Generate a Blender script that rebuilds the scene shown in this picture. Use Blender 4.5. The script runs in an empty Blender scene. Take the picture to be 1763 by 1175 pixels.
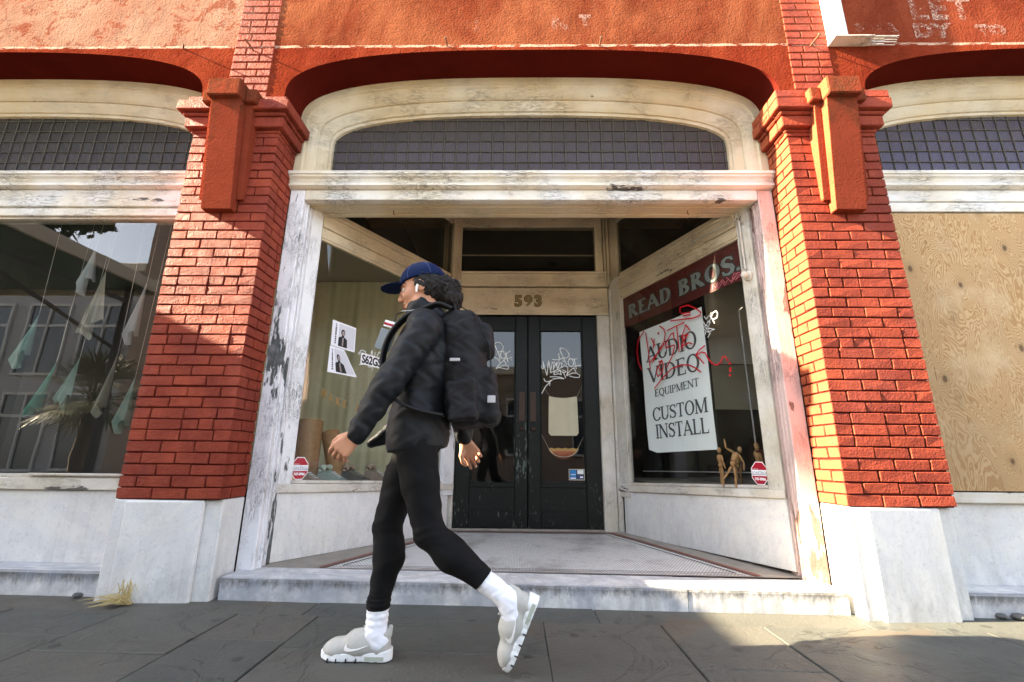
import bpy, math, random
import numpy as np
from mathutils import Vector, Matrix, Quaternion
R = math.radians
SC = bpy.context.scene
COL = SC.collection
rnd = random.Random(11)

# ------------------------------------------------------------------ camera
cam_d = bpy.data.cameras.new('camera')
cam = bpy.data.objects.new('camera', cam_d)
COL.objects.link(cam)
cam_d.sensor_width = 36.0
cam_d.lens = 16.0
cam_d.clip_start = 0.05
cam_d.clip_end = 600.0
PITCH, ROLL, YAW = R(14.45), R(0.527), R(-0.904)
fw = Vector((math.sin(YAW) * math.cos(PITCH), math.cos(YAW) * math.cos(PITCH), math.sin(PITCH)))
rt = Vector((math.cos(YAW), -math.sin(YAW), 0))
up = rt.cross(fw)
rt2 = math.cos(ROLL) * rt + math.sin(ROLL) * up
up2 = -math.sin(ROLL) * rt + math.cos(ROLL) * up
M3 = Matrix((rt2, up2, -fw)).transposed()
cam.matrix_world = Matrix.Translation((0, -2.8, 0.8)) @ M3.to_4x4()
SC.camera = cam

# ------------------------------------------------------------------ light
SUN_TO = Vector((-1.0, -0.092, 0.51)).normalized()      # direction towards the sun
world = bpy.data.worlds.new("World")
SC.world = world
world.use_nodes = True
wn = world.node_tree
bg = wn.nodes['Background']
sky = wn.nodes.new('ShaderNodeTexSky')
sky.sky_type = 'NISHITA'
sky.sun_disc = False
sky.sun_elevation = math.asin(SUN_TO.z)
sky.sun_rotation = math.atan2(SUN_TO.x, SUN_TO.y)
sky.air_density = 1.0
sky.dust_density = 1.2
hs = wn.nodes.new('ShaderNodeHueSaturation')
hs.inputs['Saturation'].default_value = 0.5
wn.links.new(sky.outputs[0], hs.inputs['Color'])
wn.links.new(hs.outputs[0], bg.inputs['Color'])
bg.inputs['Strength'].default_value = 0.086
sun_d = bpy.data.lights.new('sun', 'SUN')
sun_d.energy = 5.0
sun_d.angle = R(0.53)
sun_d.color = (1.0, 0.83, 0.58)
sun = bpy.data.objects.new('sun', sun_d)
sun.rotation_euler = (-SUN_TO).to_track_quat('-Z', 'Y').to_euler()
sun.location = SUN_TO * 60
COL.objects.link(sun)
SC.view_settings.view_transform = 'Standard'
SC.view_settings.look = 'None'
SC.view_settings.exposure = 3.5
SC.view_settings.gamma = 1.0
try:
    SC.cycles.use_denoising = True
    SC.cycles.max_bounces = 8
    SC.cycles.transparent_max_bounces = 16
    SC.cycles.caustics_reflective = False
    SC.cycles.caustics_refractive = False
    SC.cycles.sample_clamp_indirect = 6.0
except Exception:
    pass

# ------------------------------------------------------------------ mesh helpers
class MB:
    def __init__(s):
        s.v = []; s.f = []
    def face(s, pts):
        i = len(s.v); s.v.extend([tuple(p) for p in pts]); s.f.append(tuple(range(i, i + len(pts))))
    def add(s, vs, fs):
        i = len(s.v); s.v.extend([tuple(p) for p in vs]); s.f.extend([tuple(a + i for a in f) for f in fs])
    def grid(s, rows, closed_u=False, closed_v=False):
        nu = len(rows); nv = len(rows[0]); i0 = len(s.v)
        for r in rows: s.v.extend([tuple(p) for p in r])
        for a in range(nu if closed_u else nu - 1):
            for b in range(nv if closed_v else nv - 1):
                a2 = (a + 1) % nu; b2 = (b + 1) % nv
                s.f.append((i0 + a * nv + b, i0 + a2 * nv + b, i0 + a2 * nv + b2, i0 + a * nv + b2))
    def box(s, x0, x1, y0, y1, z0, z1, c=0.004, T=None, jit=0.0):
        x0, x1 = min(x0, x1), max(x0, x1); y0, y1 = min(y0, y1), max(y0, y1); z0, z1 = min(z0, z1), max(z0, z1)
        c = min(c, (x1 - x0) * .45, (y1 - y0) * .45, (z1 - z0) * .45)
        i0 = len(s.v); X = (x0, x1); Y = (y0, y1); Z = (z0, z1); idx = {}
        for a in (0, 1):
            for b in (0, 1):
                for d in (0, 1):
                    sx = 1 if a == 0 else -1; sy = 1 if b == 0 else -1; sz = 1 if d == 0 else -1
                    j = [rnd.uniform(-jit, jit) for _ in range(3)] if jit else (0, 0, 0)
                    bx, by, bz = X[a] + j[0], Y[b] + j[1], Z[d] + j[2]
                    for k, p in enumerate(((bx, by + sy * c, bz + sz * c), (bx + sx * c, by, bz + sz * c), (bx + sx * c, by + sy * c, bz))):
                        idx[(a, b, d, k)] = len(s.v)
                        s.v.append(tuple(T(p)) if T else p)
        q = lambda *k: s.f.append(tuple(idx[t] for t in k))
        q((0,0,0,0),(0,0,1,0),(0,1,1,0),(0,1,0,0)); q((1,0,0,0),(1,1,0,0),(1,1,1,0),(1,0,1,0))
        q((0,0,0,1),(1,0,0,1),(1,0,1,1),(0,0,1,1)); q((0,1,0,1),(0,1,1,1),(1,1,1,1),(1,1,0,1))
        q((0,0,0,2),(0,1,0,2),(1,1,0,2),(1,0,0,2)); q((0,0,1,2),(1,0,1,2),(1,1,1,2),(0,1,1,2))
        for d in (0, 1):
            for a in (0, 1): q((a,0,d,0),(a,1,d,0),(a,1,d,2),(a,0,d,2))
            for b in (0, 1): q((0,b,d,1),(1,b,d,1),(1,b,d,2),(0,b,d,2))
        for a in (0, 1):
            for b in (0, 1): q((a,b,0,0),(a,b,1,0),(a,b,1,1),(a,b,0,1))
        for a in (0, 1):
            for b in (0, 1):
                for d in (0, 1): q((a,b,d,0),(a,b,d,1),(a,b,d,2))
        return s
    def tube(s, pts, r, n=8, cap=True):
        pts = [Vector(p) for p in pts]
        rr = r if isinstance(r, (list, tuple)) else [r] * len(pts)
        rows = []; ref = None
        for i, p in enumerate(pts):
            t = (pts[min(i + 1, len(pts) - 1)] - pts[max(i - 1, 0)])
            if t.length < 1e-9: t = Vector((0, 0, 1))
            t.normalize()
            if ref is None:
                ref = t.orthogonal().normalized()
            ref = (ref - t * ref.dot(t)).normalized()
            b = t.cross(ref)
            rows.append([p + rr[i] * (math.cos(2 * math.pi * k / n) * ref + math.sin(2 * math.pi * k / n) * b) for k in range(n)])
        i0 = len(s.v)
        s.grid(rows, closed_v=True)
        if cap:
            s.f.append(tuple(i0 + k for k in range(n))[::-1]); s.f.append(tuple(i0 + (len(rows) - 1) * n + k for k in range(n)))
        return s
    def lathe(s, prof, c=(0, 0, 0), n=20):
        rows = [[(c[0] + r * math.cos(2 * math.pi * k / n), c[1] + r * math.sin(2 * math.pi * k / n), c[2] + z) for k in range(n)] for r, z in prof]
        i0 = len(s.v); s.grid(rows, closed_v=True)
        s.f.append(tuple(i0 + k for k in range(n))[::-1]); s.f.append(tuple(i0 + (len(rows) - 1) * n + k for k in range(n)))
        return s
    def fill2d(s, sd, x0, x1, y0, y1, h, T):
        """filled outline of a 2-D distance function (marching squares), mapped into space by T(x, y)"""
        nx = int((x1 - x0) / h) + 2; ny = int((y1 - y0) / h) + 2
        gx = x0 + h * np.arange(nx); gy = y0 + h * np.arange(ny)
        D = sd(gx[:, None] + 0 * gy[None, :], gy[None, :] + 0 * gx[:, None])
        for i in range(nx - 1):
            for j in range(ny - 1):
                c = ((i, j), (i + 1, j), (i + 1, j + 1), (i, j + 1))
                d = [D[a] for a in c]
                if min(d) >= 0: continue
                pts = []
                for k in range(4):
                    a, b = c[k], c[(k + 1) % 4]; da, db = d[k], d[(k + 1) % 4]
                    if da < 0: pts.append((gx[a[0]], gy[a[1]]))
                    if (da < 0) != (db < 0):
                        t = da / (da - db)
                        pts.append((gx[a[0]] + t * (gx[b[0]] - gx[a[0]]), gy[a[1]] + t * (gy[b[1]] - gy[a[1]])))
                if len(pts) >= 3: s.face([T(*p) for p in pts])
        return s

def setp(o, label=None, cat=None, group=None, kind=None):
    if label: o['label'] = label
    if cat: o['category'] = cat
    if group: o['group'] = group
    if kind: o['kind'] = kind
    return o

def wl(o):
    """where the local frame of an object sits (things are only ever translated)"""
    return Vector(o['base']) if o is not None and 'base' in o.keys() else Vector((0, 0, 0))

BASES = {}
def thing(name, label, cat, loc=(0, 0, 0), group=None):
    o = bpy.data.objects.new(name, None); COL.objects.link(o)
    o.empty_display_size = 0.1; o.location = loc; BASES[o] = Vector(loc)
    return setp(o, label, cat, group)

def obj(name, mb, mat, parent=None, smooth=False, label=None, cat=None, group=None, kind=None, weld=False):
    me = bpy.data.meshes.new(name)
    me.from_pydata(mb.v, [], mb.f); me.update()
    if weld:
        import bmesh
        bm = bmesh.new(); bm.from_mesh(me)
        bmesh.ops.remove_doubles(bm, verts=bm.verts, dist=weld if weld is not True else 1e-5)
        bmesh.ops.recalc_face_normals(bm, faces=bm.faces)
        bm.to_mesh(me); bm.free()
    if smooth: me.polygons.foreach_set('use_smooth', [True] * len(me.polygons))
    me.materials.append(mat)
    o = bpy.data.objects.new(name, me); COL.objects.link(o)
    if parent is not None:
        o.parent = parent
        if parent in BASES: o.matrix_parent_inverse = Matrix.Translation(-BASES[parent])
    return setp(o, label, cat, group, kind)

def islands(mb):
    par = list(range(len(mb.v)))
    def find(i):
        while par[i] != i: par[i] = par[par[i]]; i = par[i]
        return i
    for f in mb.f:
        for k in f[1:]: par[find(k)] = find(f[0])
    g = {}
    for f in mb.f: g.setdefault(find(f[0]), []).append(f)
    out = []
    for fs in g.values():
        ids = sorted({i for f in fs for i in f}); mp = {i: k for k, i in enumerate(ids)}
        m = MB(); m.v = [mb.v[i] for i in ids]; m.f = [tuple(mp[i] for i in f) for f in fs]; out.append(m)
    return out

def each(name, mb, mat, parent, **k):
    """every separate piece of mb as a part of its own"""
    return [obj(name, m, mat, parent, **k) for m in islands(mb)]

def group_part(name, parent, label=None):
    o = bpy.data.objects.new(name, None); COL.objects.link(o); o.parent = parent; o.empty_display_size = .1
    if parent in BASES: o.matrix_parent_inverse = Matrix.Translation(-BASES[parent])
    return setp(o, label)

def text_mesh(txt, size, T, bold=0.0, space=1.0, xs=1.0, align='LEFT'):
    """sans lettering from the built-in font, mapped into space by T(x, y)"""
    cu = bpy.data.curves.new('lettering', 'FONT'); cu.body = txt; cu.size = size; cu.offset = bold; cu.space_character = space
    cu.align_x = align; cu.resolution_u = 3
    o = bpy.data.objects.new('lettering', cu); COL.objects.link(o)
    dg = bpy.context.evaluated_depsgraph_get(); dg.update()
    me = bpy.data.meshes.new_from_object(o.evaluated_get(dg))
    mb = MB(); mb.add([T(v.co.x * xs, v.co.y) for v in me.vertices], [tuple(p.vertices) for p in me.polygons])
    bpy.data.objects.remove(o); bpy.data.curves.remove(cu); bpy.data.meshes.remove(me)
    return mb

# ------------------------------------------------------------------ 2-D shapes (numpy distance functions)
def d_seg(X, Y, ax, ay, bx, by, w):
    dx, dy = bx - ax, by - ay; L = dx * dx + dy * dy + 1e-12
    t = np.clip(((X - ax) * dx + (Y - ay) * dy) / L, 0, 1)
    return np.hypot(X - ax - t * dx, Y - ay - t * dy) - w / 2
def d_bar(X, Y, ax, ay, bx, by, w):        # butt-ended bar
    dx, dy = bx - ax, by - ay; L = math.hypot(dx, dy) + 1e-9; ux, uy = dx / L, dy / L
    a = (X - ax) * ux + (Y - ay) * uy; b = -(X - ax) * uy + (Y - ay) * ux
    return np.maximum(np.maximum(-a, a - L), np.abs(b) - w / 2)
def d_box(X, Y, x0, x1, y0, y1):
    return np.maximum(np.maximum(x0 - X, X - x1), np.maximum(y0 - Y, Y - y1))
def d_ring(X, Y, cx, cy, rx, ry, wx, wy):
    o = (np.hypot((X - cx) / rx, (Y - cy) / ry) - 1) * min(rx, ry)
    i = (np.hypot((X - cx) / (rx - wx), (Y - cy) / (ry - wy)) - 1) * min(rx - wx, ry - wy)
    return np.maximum(o, -i)
U = np.minimum
def d_poly(X, Y, pts, w):
    D = np.full(X.shape, 1e3)
    if len(pts) == 1: return np.hypot(X - pts[0][0], Y - pts[0][1]) - w * .9
    for a, b in zip(pts[:-1], pts[1:]): D = U(D, d_seg(X, Y, a[0], a[1], b[0], b[1], w))
    return D
def d_conv(X, Y, pts):                      # convex polygon, counter-clockwise
    D = np.full(X.shape, -1e3)
    for k in range(len(pts)):
        a, b = pts[k], pts[(k + 1) % len(pts)]; L = math.hypot(b[0] - a[0], b[1] - a[1])
        D = np.maximum(D, ((X - a[0]) * (b[1] - a[1]) - (Y - a[1]) * (b[0] - a[0])) / L)
    return D

def glyph(ch, X, Y, t=.15, h=.055, sf=1.0):
    """a serif capital of height 1; returns (distance, advance)"""
    s = .045; ov = .07 * sf
    S = lambda x, y, w=.2: d_box(X, Y, x - w / 2 - ov * .4, x + w / 2 + ov * .4, y, y + s) if sf > 0 else np.full(X.shape, 1e3)
    B = lambda x, y0=0, y1=1, w=t: d_box(X, Y, x, x + w, y0, y1)
    if ch == 'A':
        D = U(d_bar(X, Y, .08, 0, .42, 1, h * 1.2), d_bar(X, Y, .40, 1.0, .80, 0, t)); D = U(D, d_box(X, Y, .2, .66, .3, .3 + h))
        D = np.maximum(D, d_box(X, Y, -1, 2, 0, 1)); return U(U(D, S(.09, 0)), S(.8, 0, .26)), .92
    if ch == 'U':
        D = U(U(B(.08, .3), B(.68, .3, 1, h)), np.maximum(d_ring(X, Y, .08 + .325, .32, .325, .335, t, h * 1.1), Y - .32))
        return U(U(D, S(.15, 1 - s, .26)), S(.7, 1 - s, .22)), .82
    if ch == 'D':
        D = U(B(.08), np.maximum(d_ring(X, Y, .33, .5, .47, .5, t, h), .33 - X)); D = U(D, U(d_box(X, Y, .05, .34, 0, h), d_box(X, Y, .05, .34, 1 - h, 1)))
        return D, .88
    if ch == 'I': return U(U(B(.1), S(.1 + t / 2, 0, .26)), S(.1 + t / 2, 1 - s, .26)), .36
    if ch in 'OQ':
        D = d_ring(X, Y, .45, .5, .42, .52, t, h)
        if ch == 'Q': D = U(D, d_poly(X, Y, [(.4, .1), (.55, -.08), (.8, -.2)], t * .6))
        return D, .92
    if ch == 'V':
        D = U(d_bar(X, Y, .1, 1, .44, 0, t), d_bar(X, Y, .44, 0, .78, 1, h * 1.2)); D = np.maximum(D, d_box(X, Y, -1, 2, -.02, 1))
        return U(U(D, S(.1, 1 - s, .26)), S(.78, 1 - s)), .88
    if ch in 'EL':
        D = U(U(B(.08), S(.12, 1 - s, .2)), d_box(X, Y, .05, .64, 0, h)); D = U(D, d_box(X, Y, .6, .64, 0, .22))
        if ch == 'E':
            D = U(D, U(d_box(X, Y, .05, .6, 1 - h, 1), d_box(X, Y, .15, .45, .5 - h / 2, .5 + h / 2))); D = U(D, U(d_box(X, Y, .57, .6, .8, 1), d_box(X, Y, .43, .46, .4, .6)))
        return D, .7
    if ch in 'PRB':
        bowl = np.maximum(d_ring(X, Y, .33, .74, .32, .26, t, h), .33 - X)
        D = U(U(B(.08), d_box(X, Y, .05, .34, 1 - h, 1)), U(bowl, d_box(X, Y, .2, .34, .48, .48 + h))); D = U(D, S(.08 + t / 2, 0, .26))
        if ch == 'R': D = U(D, U(np.maximum(d_bar(X, Y, .36, .5, .74, 0, t), d_box(X, Y, 0, 1, 0, .5)), S(.74, 0, .16)))
        if ch == 'B': D = U(D, U(np.maximum(d_ring(X, Y, .35, .265, .36, .265, t, h), .33 - X), d_box(X, Y, .05, .36, 0, h)))
        return D, {'P': .7, 'R': .84, 'B': .78}[ch]
    if ch == 'M':
        D = U(U(B(.1, w=h * 1.2), B(.85)), U(d_bar(X, Y, .14, 1, .52, 0, t), d_bar(X, Y, .52, 0, .88, 1, h)))
        D = np.maximum(D, d_box(X, Y, -1, 2, 0, 1)); return U(U(D, S(.13, 0)), U(S(.92, 0, .26), U(S(.1, 1 - s, .16), S(.94, 1 - s, .2)))), 1.1
    if ch == 'N':
        D = U(U(B(.1, w=h * 1.1), B(.76, w=h * 1.1)), np.maximum(d_bar(X, Y, .12, 1, .8, 0, t), d_box(X, Y, -1, 2, 0, 1)))
        return U(U(D, S(.13, 0)), U(S(.08, 1 - s, .2), S(.79, 1 - s))), .94
    if ch == 'T':
        D = U(U(B(.38 - t / 2), d_box(X, Y, .03, .73, 1 - h, 1)), S(.38, 0, .26)); return U(D, U(d_box(X, Y, .03, .065, .78, 1), d_box(X, Y, .695, .73, .78, 1))), .78
    if ch == 'C':
        D = np.maximum(d_ring(X, Y, .45, .5, .42, .52, t, h), -(np.maximum(.5 - X, np.abs(Y - .5) - .27))); return U(D, d_box(X, Y, .74, .78, .7, 1.0)), .84
    if ch == 'S':
        a = [(.62, .78), (.52, .93), (.34, .97), (.17, .88), (.13, .73), (.22, .6), (.38, .52), (.54, .43), (.62, .28), (.56, .1), (.38, .03), (.2, .07), (.1, .22)]
        w = [h, h, h, t * .75, t * .9, t, t * 1.1, t, t * .9, t * .75, h, h, h]
        D = np.full(X.shape, 1e3)
        for k in range(len(a) - 1): D = U(D, d_seg(X, Y, *a[k], *a[k + 1], (w[k] + w[k + 1]) / 2))
        return U(D, U(d_box(X, Y, .6, .64, .72, .98), d_box(X, Y, .08, .12, .02, .28))), .74
    if ch == 'K':
        D = U(B(.08), U(d_bar(X, Y, .2, .4, .7, 1, h), np.maximum(d_bar(X, Y, .32, .55, .76, 0, t), d_box(X, Y, 0, 1, 0, 1)))); return U(D, U(S(.15, 0), S(.15, 1 - s))), .86
    if ch == 'F': 
        D = U(U(B(.08), d_box(X, Y, .05, .6, 1 - h, 1)), U(d_box(X, Y, .15, .45, .5, .5 + h), S(.15, 0, .26))); return D, .64
    if ch == '.': return np.hypot(X - .14, Y - .09) - .1, .3
    return np.full(X.shape, 1e3), .42

def serif_text(mb, txt, T, height, width=None, t=.15, hh=.055, res=None, grow=0.0, sf=1.0):
    adv = [glyph(c, np.zeros((1, 1)), np.zeros((1, 1)), t, hh)[1] for c in txt]
    xs = (width / (sum(adv) * height)) if width else 1.0
    x = 0; res = res or height / 34
    for c, a in zip(txt, adv):
        if c != ' ':
            mb.fill2d(lambda X, Y: glyph(c, X / (height * xs) - x, Y / height, t, hh, sf)[0] - grow, (x - .1) * height * xs, (x + a + .1) * height * xs, -.28 * height, 1.12 * height, res, T)
        x += a
    return mb

# ------------------------------------------------------------------ solid shapes: distance grid + surface nets
class Vol:
    def __init__(s, lo, hi, h):
        s.lo = np.array(lo, float); s.h = h
        s.n = np.ceil((np.array(hi) - s.lo) / h).astype(int) + 1
        s.D = np.full(s.n, 1.0, np.float32)
    def sl(s, lo, hi):
        a = np.clip(np.floor((np.array(lo) - s.lo) / s.h).astype(int), 0, s.n - 1); b = np.clip(np.ceil((np.array(hi) - s.lo) / s.h).astype(int) + 1, 1, s.n)
        if np.any(b <= a): return None, None
        g = [s.lo[i] + s.h * np.arange(a[i], b[i]) for i in range(3)]
        return tuple(slice(a[i], b[i]) for i in range(3)), np.meshgrid(*g, indexing='ij', sparse=True)
    def put(s, S, d, k, sub=False):
        D = s.D[S]
        if sub: d = -d; h = np.clip(.5 - .5 * (D - d) / k, 0, 1); s.D[S] = D * (1 - h) + d * h + k * h * (1 - h)
        else: h = np.clip(.5 + .5 * (D - d) / k, 0, 1); s.D[S] = D * (1 - h) + d * h - k * h * (1 - h)
    def cap(s, a, b, ra, rb=None, k=.02, sub=False, flat=None):
        rb = ra if rb is None else rb; a = np.array(a, float); b = np.array(b, float); m = max(ra, rb) + k + 3 * s.h
        S, g = s.sl(np.minimum(a, b) - m, np.maximum(a, b) + m)
        if S is None: return s
        ab = b - a; L = ab @ ab + 1e-12
        t = np.clip(((g[0] - a[0]) * ab[0] + (g[1] - a[1]) * ab[1] + (g[2] - a[2]) * ab[2]) / L, 0, 1)
        q = [g[i] - a[i] - t * ab[i] for i in range(3)]
        if flat is not None:                                    # squash along one direction
            f = np.array(flat[0], float); f /= np.linalg.norm(f); dn = q[0] * f[0] + q[1] * f[1] + q[2] * f[2]
            q = [q[i] + f[i] * dn * (1 / flat[1] - 1) for i in range(3)]
        d = np.sqrt(q[0] ** 2 + q[1] ** 2 + q[2] ** 2) - (ra + (rb - ra) * t)
        s.put(S, d.astype(np.float32), k, sub); return s
    def chain(s, pts, rs, k=.02, flat=None):
        for i in range(len(pts) - 1): s.cap(pts[i], pts[i + 1], rs[i], rs[i + 1], k, flat=flat)
        return s
    def ell(s, c, r, k=.02, rot=None, sub=False):
        c = np.array(c, float); m = max(r) + k + 3 * s.h; S, g = s.sl(c - m, c + m)
        if S is None: return s
        q = [g[i] - c[i] for i in range(3)]
        if rot is not None:
            Rm = np.array(rot.to_matrix() if hasattr(rot, 'to_matrix') else rot).T
            q = [Rm[i][0] * q[0] + Rm[i][1] * q[1] + Rm[i][2] * q[2] for i in range(3)]
        k0 = np.sqrt((q[0] / r[0]) ** 2 + (q[1] / r[1]) ** 2 + (q[2] / r[2]) ** 2)
        k1 = np.sqrt((q[0] / r[0] ** 2) ** 2 + (q[1] / r[1] ** 2) ** 2 + (q[2] / r[2] ** 2) ** 2) + 1e-9
        s.put(S, (k0 * (k0 - 1) / k1).astype(np.float32), k, sub); return s
    def rbox(s, c, hs, r, k=.01, rot=None, sub=False):
        c = np.array(c, float); m = np.linalg.norm(hs) + k + 3 * s.h; S, g = s.sl(c - m, c + m)
        if S is None: return s
        q = [g[i] - c[i] for i in range(3)]
        if rot is not None:
            Rm = np.array(rot.to_matrix()).T
            q = [Rm[i][0] * q[0] + Rm[i][1] * q[1] + Rm[i][2] * q[2] for i in range(3)]
        q = [np.abs(q[i]) - (hs[i] - r) for i in range(3)]
        d = np.sqrt(np.maximum(q[0], 0) ** 2 + np.maximum(q[1], 0) ** 2 + np.maximum(q[2], 0) ** 2) + np.minimum(np.maximum(np.maximum(q[0], q[1]), q[2]), 0) - r
        s.put(S, d.astype(np.float32), k, sub); return s
    def half(s, p, n):                                          # cut away the side n points to
        g = np.meshgrid(*[s.lo[i] + s.h * np.arange(s.n[i]) for i in range(3)], indexing='ij', sparse=True)
        n = np.array(n, float); n /= np.linalg.norm(n)
        s.D = np.maximum(s.D, ((g[0] - p[0]) * n[0] + (g[1] - p[1]) * n[1] + (g[2] - p[2]) * n[2]).astype(np.float32)); return s
    def warp(s, fn):
        g = np.meshgrid(*[s.lo[i] + s.h * np.arange(s.n[i]) for i in range(3)], indexing='ij', sparse=True)
        s.D = (s.D + fn(*g)).astype(np.float32); return s
    def mesh(s):
        D = s.D; D[0] = D[-1] = 1; D[:, 0] = D[:, -1] = 1; D[:, :, 0] = D[:, :, -1] = 1
        n = D < 0
        C8 = [n[a:n.shape[0] - 1 + a, b:n.shape[1] - 1 + b, c:n.shape[2] - 1 + c] for a in (0, 1) for b in (0, 1) for c in (0, 1)]
        cnt = sum(c.astype(np.int8) for c in C8); cells = np.argwhere((cnt > 0) & (cnt < 8))
        idm = np.full(cnt.shape, -1, np.int64); idm[tuple(cells.T)] = np.arange(len(cells))
        P = np.zeros((len(cells), 3)); W = np.zeros(len(cells))
        corners = [(a, b, c) for a in (0, 1) for b in (0, 1) for c in (0, 1)]
        V = {c: D[cells[:, 0] + c[0], cells[:, 1] + c[1], cells[:, 2] + c[2]] for c in corners}
        for c in corners:
            for ax in range(3):
                if c[ax] == 0:
                    e = list(c); e[ax] = 1; e = tuple(e); da, db = V[c], V[e]; m = (da < 0) != (db < 0)
                    t = np.where(m, da / np.where(m, da - db, 1), 0)
                    p = np.tile(np.array(c, float), (len(cells), 1)); p[:, ax] += t
                    P[m] += p[m]; W[m] += 1
        P = (cells + P / np.maximum(W, 1)[:, None]) * s.h + s.lo
        F = []
        for ax in range(3):
            a0 = [slice(None)] * 3; a1 = [slice(None)] * 3; a0[ax] = slice(0, -1); a1[ax] = slice(1, None)
            x = n[tuple(a0)] != n[tuple(a1)]; e = np.argwhere(x); o = [i for i in range(3) if i != ax]
            e = e[(e[:, o[0]] > 0) & (e[:, o[1]] > 0) & (e[:, o[0]] < D.shape[o[0]] - 1) & (e[:, o[1]] < D.shape[o[1]] - 1)]
            q = []
            for du, dv in ((1, 1), (0, 1), (0, 0), (1, 0)):
                i = e.copy(); i[:, o[0]] -= du; i[:, o[1]] -= dv; q.append(idm[tuple(i.T)])
            q = np.stack(q, 1); inside = n[tuple(e.T)]; flip = inside if ax != 1 else ~inside
            q[~flip] = q[~flip][:, ::-1]; F.append(q)
        F = np.concatenate(F); mb = MB(); mb.v = P.tolist(); mb.f = F.tolist(); return mb
def lin(a, b, n, endpoint=True): return [float(x) for x in np.linspace(a, b, n, endpoint=endpoint)]
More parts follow.
